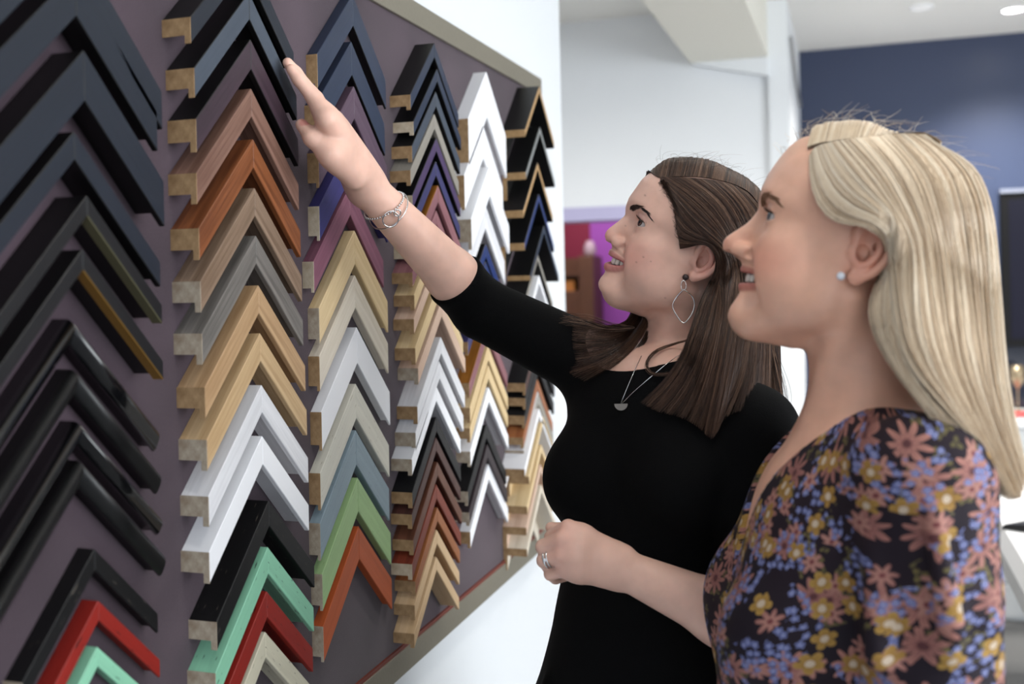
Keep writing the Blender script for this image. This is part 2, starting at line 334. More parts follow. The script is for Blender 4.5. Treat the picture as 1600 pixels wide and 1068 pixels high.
def sweep(name, sec, L, sgn, P0, m, parent, cap=True, mats=None, mi=None, end_m=None, smooth=False):
    """section sec = [(d, v)] (d off the board, v below the outer line) swept from the apex P0 (Y,Z) down at 45 degrees; vertical ends"""
    n = len(sec); ang = -math.pi / 4 * sgn       # sgn +1 right arm, -1 left arm
    V = []
    for t in (0, 1):
        for d, v in sec: V.append((BX + d, P0[0] + sgn * L * t, P0[1] - L * t - v))
    V = np.array(V); org = np.array((BX, P0[0], P0[1])); Vl = V - org
    c, s = math.cos(math.pi / 4), math.sin(math.pi / 4)
    a = Vl[:, 1] * sgn * c - Vl[:, 2] * s; b_ = Vl[:, 1] * sgn * s + Vl[:, 2] * c
    Vloc = np.stack([a, b_ * sgn, Vl[:, 0]], 1)
    # local x along the arm, local z off the board
    F_ = [(i, (i + 1) % n, (i + 1) % n + n, i + n) for i in range(n)]
    caps = [tuple(range(n)), tuple(range(n, 2 * n))]
    fm = [0] * n + [0, 0]
    if mi is not None: fm = list(mi) + [0, 0]
    o = mesh_obj(name, Vloc, F_ + caps, m, parent, smooth, mats=mats, mi=fm if mats else None)
    ex = np.array((0, sgn * c, -s)); ez = np.array((1., 0, 0)); ey = np.cross(ez, ex)
    # Vloc y was built along (0, s*sgn*?, c): make the axis match
    yv = np.array((0, sgn * s, c)) * sgn
    if np.dot(yv, ey) < 0: raise RuntimeError('axis')
    Mx = Matrix(((ex[0], ey[0], ez[0], 0), (ex[1], ey[1], ez[1], 0), (ex[2], ey[2], ez[2], 0), (0, 0, 0, 1)))
    Mx.translation = Vector(org - np.array(parent.location)); o.matrix_basis = Mx
    bm = bmesh.new(); bm.from_mesh(o.data); bmesh.ops.recalc_face_normals(bm, faces=bm.faces); bm.to_mesh(o.data); bm.free()
    return o
def cut_end(sec, L, sgn, P0, m, parent_arm, root):
    """thin raw wood face closing the arm's lower end"""
    n = len(sec); y = P0[0] + sgn * L; V = [(BX + d, y, P0[1] - L - v) for d, v in sec] + [(BX + d, y + sgn * .0008, P0[1] - L - v) for d, v in sec]
    Mi = np.array((Matrix.Translation(root.location) @ parent_arm.matrix_basis).inverted())
    V = np.array(V); V = V @ Mi[:3, :3].T + Mi[:3, 3]
    F_ = [(i, (i + 1) % n, (i + 1) % n + n, i + n) for i in range(n)] + [tuple(range(n)), tuple(range(n, 2 * n))]
    o = mesh_obj('cut_end', V, F_, m, parent_arm)
    bm = bmesh.new(); bm.from_mesh(o.data); bmesh.ops.recalc_face_normals(bm, faces=bm.faces); bm.to_mesh(o.data); bm.free(); return o

def box_section(p, wv, rb, lip):
    return [(0, 0), (p, 0), (p, wv), (p - lip, wv), (p - lip, wv * rb), (0, wv * rb)]
def round_section(p, wv, rb, lip):
    s = [(0, 0)]
    for k in range(9):
        t = math.pi / 2 * k / 8; r = p * .42; s.append((p - r + r * math.sin(t), r * .9 - r * .9 * math.cos(t)))
    s += [(p * .96, wv * .55), (p * .84, wv * .85), (p * .72, wv), (p * .62, wv), (p * .6, wv * .8), (0, wv * .8)]
    return s
def floater_section(p, wv, t, back):
    return [(0, 0), (p, 0), (p, t), (back, t), (back, wv), (0, wv)]
S_COUNT = 0
def sample(col, ax, ay, iy, m, end, label, p=.036, rb=.68, lip=None, L=(.105, .105), style='box', top=None, under=None, face=None, wv=None, group=None, inner=None):
    """one mitred corner sample; (ax, ay) its outer apex in the photo, iy the inner apex row"""
    A = atx(ax, ay, BX + p); A2 = atx(ax, iy, BX + p)
    w = wv or (A[2] - A2[2]); Y, Z = A[1], A[2]
    lip = lip or p * .2
    root = empty('corner_sample', (BX, Y, Z), label, 'frame sample', group)
    if style == 'box': sec = box_section(p, w, rb, lip); mi = [0, 1, 2, 3, 3, 3]
    elif style == 'round': sec = round_section(p, w, rb, lip); mi = [0] * len(sec)
    elif style == 'floater': sec = floater_section(p, w, .0155, .009); mi = [0, 1, 2, 0, 2, 2]
    face = face or m; top = top or m; under = under or m
    mats = [top, face, under, inner or under]
    for sgn, Li in ((-1, L[0]), (1, L[1])):
        if style == 'round': o = sweep('arm', sec, Li - .0008, sgn, (Y, Z), m, root, smooth=False, mats=mats, mi=mi)
        else: o = sweep('arm', sec, Li - .0008, sgn, (Y, Z), m, root, mats=mats, mi=mi)
        if style != 'round':
            b = o.modifiers.new('bevel', 'BEVEL'); b.width = .0007; b.segments = 1
        else:
            for pl in o.data.polygons: pl.use_smooth = pl.area < .003 and len(pl.vertices) == 4
            o.data.shade_smooth() if False else None
        if sgn < 0: cut_end(sec, Li - .0008, sgn, (Y, Z), end, o, root)
    return root

G = ['corner samples in the leftmost column', 'corner samples in the second column', 'corner samples in the third column', 'corner samples in the fourth column', 'corner samples in the fifth column', 'corner samples in the last column']
Lx = (.26, .112)
# column 1 (nearest): wide dark profiles, bluish sheen painted on the faces, long left arms
c1 = [
 (98, -130, -62, SHEENBLACK, 'wide blue-black corner sample cut off by the top left of the picture', dict(top=SATBLACK, under=SATBLACK, L=(.3, .135))),
 (118, -45, 24, SHEENBLACK, 'wide blue-black corner sample, second from the top of the nearest column', dict(top=SATBLACK, under=SATBLACK, L=(.3, .112))),
 (131, 78, 157, SHEENBLACK, 'widest blue-black corner sample of the nearest column', dict(top=SATBLACK, under=SATBLACK, L=(.3, .112))),
 (116, 205, 249, SHEENBLACK, 'narrower blue-black corner sample right above the one with a green-gold inner edge', dict(top=SATBLACK, under=SATBLACK, L=(.3, .118))),
 (136, 305, 337, INK, 'dark corner sample with a ribbed green-gold inner edge', dict(top=SATBLACK, under=OLDGOLD, inner=SATBLACK, lip=.013, L=(.3, .105))),
 (129, 389, 422, INK, 'dark corner sample with a gold inner edge', dict(top=SATBLACK, under=GOLD, inner=SATBLACK, lip=.013, L=(.3, .112))),
 (117, 498, 540, BLACK, 'glossy black rounded corner sample directly below the gold-edged one', dict(style='round', L=(.3, .117))),
 (123, 577, 618, SATBLACK, 'satin black rounded corner sample, second of the four rounded ones', dict(style='round', L=(.3, .115))),
 (129, 658, 694, BLACK, 'slim glossy black rounded corner sample, third of the four rounded ones', dict(style='round', L=(.3, .112))),
 (131, 719, 762, SATBLACK, 'satin black rounded corner sample, lowest of the four rounded ones', dict(style='round', L=(.3, .115))),
 (148, 857, 891, BLKD, 'square black corner sample with pale worn edge in the nearest column', dict(L=(.092, .09))),
 (154, 938, 969, REDD, 'dark red corner sample with pale worn edge in the nearest column', dict(L=(.1, .088))),
 (152.5, 1010, 1041, MINT, 'mint green corner sample at the bottom of the nearest column', dict(L=(.1, .09))),
]
for i, (ax, ay, iy, m, lab, kw) in enumerate(c1):
    sample(0, ax, ay, iy, m, END_G, lab, p=kw.pop('p', .036 if i < 6 else .026 if i < 10 else .02), rb=.7, group=G[0], **kw)
c2 = [
 (384, -85, -48, SHEENBLACK, END_T, 'blue-black corner sample at the top of the second column', dict(top=SATBLACK, under=SATBLACK)),
 (389, -12, 30, GREYB, END_T, 'slate grey corner sample touched by the fingertips', dict(top=SATBLACK, under=SATBLACK)),
 (391.5, 61, 108, PLUM, END_T, 'dark plum stained corner sample in the second column', dict(top=SATBLACK, under=SATBLACK)),
 (392.5, 138, 182, ROSY, END_T, 'rosy brown walnut corner sample in the second column', {}),
 (395.6, 217, 262, OBR, END_T, 'orange-brown cherry corner sample in the second column', {}),
 (398, 293, 337, TAUPE, END_G, 'taupe oak corner sample between the cherry and the grey one', {}),
 (400, 367.5, 411.7, GREYW, END_G, 'grey oak corner sample in the second column', {}),
 (404, 445, 489, OAK, END_T, 'light oak corner sample directly below the grey oak one', {}),
 (406.7, 520, 564, ASH, END_G, 'pale ash corner sample directly above the white pair in the second column', {}),
 (409, 601, 644, WHITE, END_G, 'upper white wood-grained corner sample in the second column', {}),
 (410, 680.5, 725, SNOW, END_G, 'lower smooth white corner sample in the second column', {}),
 (420, 781.6, 822, BLKD, END_G, 'black corner sample with worn edge above the mint green one in the second column', {}),
 (418.7, 854, 896, MINT, END_G, 'mint green corner sample with rubbed edges in the second column', {}),
 (417, 923, 964, REDD, END_G, 'dark red corner sample with rubbed edges in the second column', {}),
 (414.6, 986.5, 1027, CREAM, END_G, 'cream corner sample with dark rubbed edges at the foot of the second column', {}),
]
for ax, ay, iy, m, e_, lab, kw in c2: sample(1, ax, ay, iy, m, e_, lab, L=(.110, .105), group=G[1], **kw)
c3 = [
 (551, -9, 40, NAVYF, END_T, 'dark navy flat corner sample at the top of the third column'),
 (549, 64.5, 117, NAVYF, END_T, 'navy stained flat corner sample just right of the raised hand'),
 (553, 134.5, 185, PLUM2, END_T, 'plum grey flat corner sample behind the raised wrist'),
 (554, 212, 262, INDIGO, END_P, 'indigo blue flat corner sample left of the bracelet'),
 (546.6, 291, 336, MAUVE, END_P, 'mauve pink flat corner sample under the bracelet'),
 (554, 359.6, 412, BLOND, END_G, 'blond wood flat corner sample directly below the mauve pink one'),
 (554.6, 429.5, 480, PALEW, END_T, 'pale limed wood flat corner sample above the white one'),
 (557.5, 510.7, 566.7, SNOW, END_T, 'white flat corner sample in the third column'),
 (556, 599, 652.7, CREAM2, END_T, 'cream flat corner sample with a thin worn line in the third column'),
 (556, 671.4, 725.7, BLGREY, END_G, 'blue-grey flat corner sample in the third column'),
 (559, 745.6, 799, GREEN, END_G, 'pale green flat corner sample in the third column'),
 (560.5, 821.5, 873.5, ORANGE, END_G, 'burnt orange flat corner sample at the foot of the third column'),
]
for ax, ay, iy, m, e_, lab in c3: sample(2, ax, ay, iy, m, e_, lab, p=.017, rb=.86, lip=.004, L=(.110, .107), group=G[2], under=SATBLACK if m in (NAVYF,) else None)
c4 = [
 (678.6, 66.7, 89, NAVYF, END_T, 'black-sided corner sample with a blue-grey face at the top of the fourth column', SATBLACK),
 (683, 107, 127, NAVYF, END_P, 'narrow navy corner sample, second of the fourth column', SATBLACK),
 (681, 142.4, 166, GREYB, END_T, 'narrow slate grey corner sample in the fourth column', SATBLACK),
 (679, 177.8, 200.4, GREIGE, END_T, 'narrow greige corner sample above the purple one', None),
 (681.6, 215, 236, PURPLE, END_P, 'narrow purple corner sample in the fourth column', SATBLACK),
 (681, 251.4, 274, VIOLET, END_P, 'narrow violet-blue corner sample in the fourth column', SATBLACK),
 (684.5, 289, 314.7, PINKW, END_P, 'dusty pink corner sample with an amber side above the forearm', wood('amber_side', srgb(160, 104, 40), srgb(120, 74, 24), .4)),
 (682, 328.5, 350, PINKW, END_T, 'smaller dusty pink corner sample partly behind the forearm', None),
 (684.5, 362, 384, BLOND, END_T, 'blond corner sample with its apex just above the forearm', None),
 (684, 397, 419, PINKPALE, END_T, 'pinkish ash corner sample mostly hidden by the forearm', None),
 (686, 440, 464, BLOND, END_T, 'blond ash corner sample below the black sleeve cuff', None),
 (690, 470, 494, PINKPALE, END_G, 'pinkish ash corner sample just above the three white ones', None),
 (689, 526, 551.7, WHITE, END_T, 'uppermost of the three white corner samples in the fourth column', None),
 (686.5, 564, 591, WHITE, END_G, 'middle one of the three white corner samples in the fourth column', None),
 (681.5, 602, 626, SNOW, END_G, 'lowest of the three white corner samples in the fourth column', None),
 (682, 651, 674, INK, END_T, 'black corner sample with a dark raw end below the white ones in the fourth column', None),
 (681.6, 683, 704, MAHOG, END_T, 'dark mahogany corner sample in the fourth column', None),
 (683.6, 721, 743, BROWN, END_T, 'mid brown corner sample below the mahogany one', None),
 (682, 756, 779, REDBR, END_P, 'red-brown corner sample in the fourth column', None),
 (683.6, 792, 813.6, ORBR, END_T, 'orange-brown corner sample in the fourth column', None),
 (682.6, 827, 849, BEECH, END_T, 'beech corner sample directly below the orange-brown one', None),
 (682, 869, 890, BEECH, END_T, 'lowest beech corner sample of the fourth column', None),
]
for i, (ax, ay, iy, m, e_, lab, tp) in enumerate(c4): sample(3, ax, ay, iy, m, e_, lab, p=.036, rb=.75, lip=.007, L=(.106 if i < 19 else .097, .107 if i < 19 else .098), group=G[3], top=tp, under=SATBLACK if tp is SATBLACK else None)
AMB = wood('amber_side', None, None)
c5 = [
 (760, 112, 182, SNOW, END_T, 'large white corner sample at the top of the fifth column', dict(rb=.93)),
 (754.6, 195, 246, SNOW, END_T, 'second white corner sample of the fifth column', dict(rb=.93)),
 (765, 260, 305, SNOW, END_G, 'third white corner sample of the fifth column with a broad side', dict(p=.04)),
 (758, 318, 356, WHITE, END_G, 'lowest of the four white corner samples above the blue ones', {}),
 (759, 380, 401.6, ROYAL, END_T, 'royal blue corner sample right above the black sleeve', dict(top=SATBLACK, under=SATBLACK)),
 (759, 407.6, 432, ROYAL, END_T, 'inner royal blue corner sample touching the black sleeve', dict(top=SATBLACK, under=SATBLACK)),
 (760, 442, 462, VIOLET, END_T, 'violet corner sample almost hidden by the sleeve', {}),
 (762, 503, 525, PINKW, END_T, 'dusty pink corner sample with an amber side below the sleeve', dict(top=AMB)),
 (763, 540, 562, BLOND, END_T, 'upper blond corner sample below the sleeve in the fifth column', dict(face=BLOND)),
 (763, 570, 591, BLOND, END_T, 'lower blond corner sample of the fifth column, above a white one', {}),
 (763.7, 604.5, 627, SNOW, END_G, 'white corner sample directly below the blond pair in the fifth column', {}),
 (760, 663, 684, INK, END_G, 'black corner sample in the fifth column between two white ones', dict(top=SATBLACK)),
 (762, 694, 714, DKPLUM, END_G, 'dark brown corner sample above the lowest white one in the fifth column', {}),
 (763.5, 724, 748, SNOW, END_T, 'slim white corner sample at the foot of the fifth column', dict(p=.022)),
]
for ax, ay, iy, m, e_, lab, kw in c5: sample(4, ax, ay, iy, m, e_, lab, p=kw.pop('p', .028), rb=kw.pop('rb', .75), lip=.006, L=(.108, .112), group=G[4], **kw)
c6 = [
 (842.5, 134, 153, TANEDGE, TANEDGE, 'black tray corner sample with a tan edge at the top of the last column', dict(style='floater', top=SATBLACK, under=SATBLACK, face=TANEDGE)),
 (843.7, 197.5, 216, SILVER, TANEDGE, 'black tray corner sample with a silver edge in the last column', dict(style='floater', top=SATBLACK, under=SATBLACK, face=SILVER)),
 (840, 253.5, 272, TANEDGE, TANEDGE, 'black tray corner sample with a tan edge below the silver-edged one', dict(style='floater', top=SATBLACK, under=SATBLACK, face=TANEDGE)),
 (842, 302.5, 320, ROYAL, TANEDGE, 'black tray corner sample with a blue edge in the last column', dict(style='floater', top=SATBLACK, under=SATBLACK, face=ROYAL)),
 (850, 352, 371, NAVYF, TANEDGE, 'black tray corner sample with a navy edge in the last column', dict(style='floater', top=SATBLACK, under=SATBLACK, face=NAVYF)),
 (840, 395.7, 412, GREYB, TANEDGE, 'black tray corner sample with a grey edge above the white one', dict(style='floater', top=SATBLACK, under=SATBLACK, face=GREIGE)),
 (842.5, 430, 448, SNOW, TANEDGE, 'white tray corner sample above the sleeve in the last column', dict(style='floater', top=SNOW, under=SNOW, face=SNOW)),
 (843, 512, 530, MAHOG, END_T, 'dark corner sample under the sleeve in the last column', dict(top=SATBLACK)),
 (843, 534, 551, INK, END_T, 'black corner sample below the dark one in the last column', dict(top=SATBLACK)),
 (842, 560, 579, INK, END_T, 'charcoal corner sample just above the brown one in the last column', dict(top=SATBLACK)),
 (840, 592, 608, ORBR, END_T, 'brown corner sample in the last column above the greige one', {}),
 (841, 611.6, 632, GREIGE, END_G, 'greige corner sample in the last column above the white one', dict(top=WHITE)),
 (842.5, 638, 655, SNOW, END_T, 'white corner sample low in the last column', dict(style='floater', top=SNOW, under=SNOW, face=SNOW)),
 (848.5, 650, 668, BLOND, END_T, 'uppermost of the four blond tray corner samples', dict(style='floater', face=BLOND)),
 (846, 694, 712, BLOND, END_T, 'second of the four blond tray corner samples', dict(style='floater', face=BLOND)),
 (845, 725, 744, PINKPALE, END_T, 'third of the four blond tray corner samples', dict(style='floater', face=PINKPALE)),
 (846, 757, 776, PALEW, END_T, 'palest and lowest tray corner sample beside the clasped hand', dict(style='floater', face=PALEW)),
]
for ax, ay, iy, m, e_, lab, kw in c6: sample(5, ax, ay, iy, m, e_, lab, p=.052 if kw.get('style') else .042, rb=.7, wv=((.065 if ay < 420 else .046) if kw.get('style') else None), lip=.006, L=(.112, .112), group=G[5], **kw)
# ------------------------------------------------------------------ signed-distance sculpting (numpy) -> one continuous mesh
def V3(*a): return np.array(a, float)
def smin(a, b, k):
    if k <= 0: return np.minimum(a, b)
    h = np.maximum(k - np.abs(a - b), 0) / k; return np.minimum(a, b) - h * h * k * .25
def smax(a, b, k): return -smin(-a, -b, k)
class Shape:
    """ordered list of primitives in a local frame (rows of R are the local axes in world, o the origin)"""
    def __init__(s, o=(0, 0, 0), R=np.eye(3), sc=1.0): s.o = np.array(o, float); s.R = np.array(R, float); s.sc = sc; s.p = []; s.warp = None; s.shrink = None
    def ell(s, c, r, k=.01, op=1, rot=None):
        s.p.append(('e', np.array(c, float), np.array(r, float), k, op, rot)); return s
    def cone(s, a, b, ra, rb=None, k=.01, op=1):
        s.p.append(('c', np.array(a, float), np.array(b, float), float(ra), float(ra if rb is None else rb), k, op)); return s
    def chain(s, pts, rs, k=.006, op=1):
        for i in range(len(pts) - 1): s.cone(pts[i], pts[i + 1], rs[i], rs[i + 1], k, op)
        return s
    def bump(s, c, sg, amp):
        s.p.append(('g', np.array(c, float), np.broadcast_to(np.array(sg, float), (3,)).copy(), float(amp))); return s
    def sym(s, fn, c, *a, **kw):
        """mirror across y"""
        for q in (1, -1):
            m = np.array([1, q, 1.0])
            if fn == 'cone': s.cone(np.array(c) * m, np.array(a[0]) * m, *a[1:], **kw)
            elif fn == 'ell': s.ell(np.array(c) * m, *a, **kw)
            elif fn == 'bump': s.bump(np.array(c) * m, *a, **kw)
        return s
    def local(s, P): return (P - s.o) @ s.R.T / s.sc
    def world(s, L): return s.o + (np.asarray(L, float) * s.sc) @ s.R
    @staticmethod
    def prim(q, P):
        if q[0] == 'e':
            d = P - q[1]
            if q[5] is not None: d = d @ q[5].T
            k0 = np.linalg.norm(d / q[2], axis=-1); k1 = np.linalg.norm(d / (q[2] ** 2), axis=-1)
            return np.where(k1 < 1e-6, -q[2].min(), k0 * (k0 - 1) / (k1 + 1e-9))
        if q[0] == 'c':
            ba = q[2] - q[1]; t = np.clip(((P - q[1]) @ ba) / (ba @ ba + 1e-12), 0, 1)
            return np.linalg.norm(P - q[1] - t[..., None] * ba, axis=-1) - (q[3] + (q[4] - q[3]) * t)
    def active(s, cw, Rw):
        c = s.local(cw[None])
        if s.warp: c = s.warp(c)
        out = []; R = Rw / s.sc; extra = .022 if s.warp else .003
        for i, q in enumerate(s.p):
            if q[0] == 'g':
                if np.all(np.abs(c[0] - q[1]) < 3 * q[2] + R + extra): out.append(i)
            else:
                if s.prim(q, c)[0] < 3.0 * R + q[5 if q[0] == 'c' else 3] + extra + .012: out.append(i)
        return out
    def ev(s, Pw, act=None):
        P = s.local(Pw)
        if s.warp: P = s.warp(P)
        d = np.full(P.shape[:-1], .5)
        for i in (range(len(s.p)) if act is None else act):
            q = s.p[i]
            if q[0] == 'g': d = d - q[3] * np.exp(-(((P - q[1]) / q[2]) ** 2).sum(-1)); continue
            e = s.prim(q, P); k = q[5] if q[0] == 'c' else q[3]; op = q[6] if q[0] == 'c' else q[4]
            d = smin(d, e, k) if op > 0 else smax(d, -e, k)
        d = d * s.sc
        return d if s.shrink is None else d + s.shrink(Pw)
class Field:
    def __init__(s, shapes, ks, post=None, off=0.0): s.sh = shapes; s.ks = ks; s.post = post; s.off = off
    def active(s, c, R): return [q.active(c, R) for q in s.sh]
    def ev(s, P, act=None):
        d = None
        for i, q in enumerate(s.sh):
            if act is not None and not act[i]: continue
            e = q.ev(P, None if act is None else act[i]); d = e if d is None else smin(d, e, s.ks[i])
        if d is None: d = np.full(P.shape[:-1], .5)
        d = d - s.off
        if s.post: d = s.post(P, d)
        return d
def polygonise(F, lo, hi, h, B=16):
    lo = np.array(lo, float); nb = np.ceil((np.array(hi) - lo) / (h * B)).astype(int); Rb = h * B * math.sqrt(3) / 2
    bi = np.stack(np.meshgrid(*[np.arange(n) for n in nb], indexing='ij'), -1).reshape(-1, 3); cen = lo + (bi + .5) * h * B
    # coarse to fine: test big blocks first
    dc = np.empty(len(cen))
    for i in range(0, len(cen), 20000): dc[i:i + 20000] = F.ev(cen[i:i + 20000])
    sel = bi[np.abs(dc) < Rb * 1.5 + .006]
    VK = []; VP = []; QA = []
    ax = np.arange(B + 1); g = np.stack(np.meshgrid(ax, ax, ax, indexing='ij'), -1).reshape(-1, 3)
    S = (nb * B + 4).astype(np.int64)
    key = lambda ijk: ((ijk[..., 0] + 1) * S[1] + (ijk[..., 1] + 1)) * S[2] + ijk[..., 2] + 1
    E = [((0, 0, 0), (1, 0, 0)), ((0, 1, 0), (1, 1, 0)), ((0, 0, 1), (1, 0, 1)), ((0, 1, 1), (1, 1, 1)), ((0, 0, 0), (0, 1, 0)), ((1, 0, 0), (1, 1, 0)), ((0, 0, 1), (0, 1, 1)), ((1, 0, 1), (1, 1, 1)), ((0, 0, 0), (0, 0, 1)), ((1, 0, 0), (1, 0, 1)), ((0, 1, 0), (0, 1, 1)), ((1, 1, 0), (1, 1, 1))]
    for b in sel:
        c = lo + (b + .5) * h * B; act = F.active(c, Rb)
        if not any(act): continue
        P = lo + (b * B + g) * h; D = F.ev(P, act).reshape(B + 1, B + 1, B + 1)
        s = D < 0
        if s.all() or not s.any(): continue
        cnt = np.zeros((B, B, B)); acc = np.zeros((B, B, B, 3))
        for e0, e1 in E:
            sl0 = tuple(slice(o, o + B) for o in e0); sl1 = tuple(slice(o, o + B) for o in e1)
            d0, d1 = D[sl0], D[sl1]; m = (d0 < 0) != (d1 < 0); t = np.where(m, d0 / np.where(m, d0 - d1, 1), 0)
            e0a = np.array(e0, float); de = np.array(e1, float) - e0a
            acc += np.where(m[..., None], e0a + t[..., None] * de, 0); cnt += m
        m = cnt > 0; idx = np.argwhere(m); pos = acc[m] / cnt[m][:, None]
        gi = idx + b * B; VK.append(key(gi)); VP.append(lo + (gi + pos) * h)
        for a in range(3):
            o = [0, 0, 0]; o[a] = 1
            d0 = D[:B, :B, :B]; d1 = D[o[0]:o[0] + B, o[1]:o[1] + B, o[2]:o[2] + B]
            m = (d0 < 0) != (d1 < 0); ii = np.argwhere(m) + b * B; inside = (d0 < 0)[m]
            b1 = np.zeros(3, int); c1 = np.zeros(3, int); b1[(a + 1) % 3] = 1; c1[(a + 2) % 3] = 1
            q = np.stack([key(ii), key(ii - b1), key(ii - b1 - c1), key(ii - c1)], 1); q[inside] = q[inside][:, ::-1]; QA.append(q)
    VK = np.concatenate(VK); VP = np.concatenate(VP); QA = np.concatenate(QA)
    o = np.argsort(VK); VK = VK[o]; VP = VP[o]
    j = np.searchsorted(VK, QA); j = np.clip(j, 0, len(VK) - 1); ok = (VK[j] == QA).all(1); q = j[ok][:, ::-1]
    return VP, q
def smooth_mesh(VP, q, it=1, lam=.5):
    for _ in range(it):
        acc = np.zeros_like(VP); cnt = np.zeros(len(VP))
        for a, b in ((0, 1), (1, 2), (2, 3), (3, 0)):
            np.add.at(acc, q[:, a], VP[q[:, b]]); np.add.at(cnt, q[:, a], 1); np.add.at(acc, q[:, b], VP[q[:, a]]); np.add.at(cnt, q[:, b], 1)
        VP = VP + lam * (acc / np.maximum(cnt, 1)[:, None] - VP)
    return VP
def fast_mesh(name, V, F_, m, parent=None, smooth=True, origin=None, nf=4):
    """V (n,3) world, F_ (m,nf) ints"""
    me = bpy.data.meshes.new(name); V = np.asarray(V, np.float32); org = np.zeros(3)
    p = parent
    while p is not None: org = org + np.array(p.location); p = p.parent
    me.vertices.add(len(V)); me.vertices.foreach_set('co', (V - org.astype(np.float32)).ravel())
    me.loops.add(F_.size); me.loops.foreach_set('vertex_index', F_.astype(np.int32).ravel())
    me.polygons.add(len(F_)); me.polygons.foreach_set('loop_start', np.arange(0, F_.size, nf, dtype=np.int32)); me.polygons.foreach_set('loop_total', np.full(len(F_), nf, np.int32))
    me.polygons.foreach_set('use_smooth', np.full(len(F_), smooth)); me.update(calc_edges=True); me.validate()
    me.materials.append(m); o = bpy.data.objects.new(name, me); COL.objects.link(o)
    if parent is not None: o.parent = parent
    return o
def fill_gaps(o):
    bm = bmesh.new(); bm.from_mesh(o.data); e = [x for x in bm.edges if x.is_boundary]
    if e: bmesh.ops.holes_fill(bm, edges=e, sides=24)
    bm.to_mesh(o.data); bm.free(); o.data.polygons.foreach_set('use_smooth', np.ones(len(o.data.polygons), bool)); return o
def set_color(o, name, C):
    a = o.data.color_attributes.new(name, 'FLOAT_COLOR', 'POINT'); C = np.concatenate([C, np.ones((len(C), 1))], 1) if C.shape[1] == 3 else C
    a.data.foreach_set('color', C.astype(np.float32).ravel())
def skin_mat(name, rough=.42, sss=.12):
    m, nt, b = new_mat(name); a = nt.nodes.new('ShaderNodeVertexColor'); a.layer_name = 'tone'
    tc = nt.nodes.new('ShaderNodeTexCoord'); n = nt.nodes.new('ShaderNodeTexNoise'); n.inputs['Scale'].default_value = 900; n.inputs['Detail'].default_value = 2
    n2 = nt.nodes.new('ShaderNodeTexNoise'); n2.inputs['Scale'].default_value = 40; n2.inputs['Detail'].default_value = 3
    nt.links.new(tc.outputs['Object'], n.inputs['Vector']); nt.links.new(tc.outputs['Object'], n2.inputs['Vector'])
    hs = nt.nodes.new('ShaderNodeHueSaturation'); nt.links.new(a.outputs['Color'], hs.inputs['Color'])
    mr = nt.nodes.new('ShaderNodeMapRange'); mr.inputs['From Min'].default_value = .3; mr.inputs['From Max'].default_value = .7; mr.inputs['To Min'].default_value = .93; mr.inputs['To Max'].default_value = 1.07
    nt.links.new(n2.outputs['Fac'], mr.inputs['Value']); nt.links.new(mr.outputs[0], hs.inputs['Value']); nt.links.new(hs.outputs['Color'], b.inputs['Base Color'])
    bp = nt.nodes.new('ShaderNodeBump'); bp.inputs['Strength'].default_value = .12; bp.inputs['Distance'].default_value = .0004
    nt.links.new(n.outputs['Fac'], bp.inputs['Height']); nt.links.new(bp.outputs['Normal'], b.inputs['Normal'])
    b.inputs['Roughness'].default_value = rough; b.inputs['Specular IOR Level'].default_value = .4
    b.inputs['Subsurface Weight'].default_value = sss; b.inputs['Subsurface Radius'].default_value = (1, .35, .2); b.inputs['Subsurface Scale'].default_value = .006
    return m

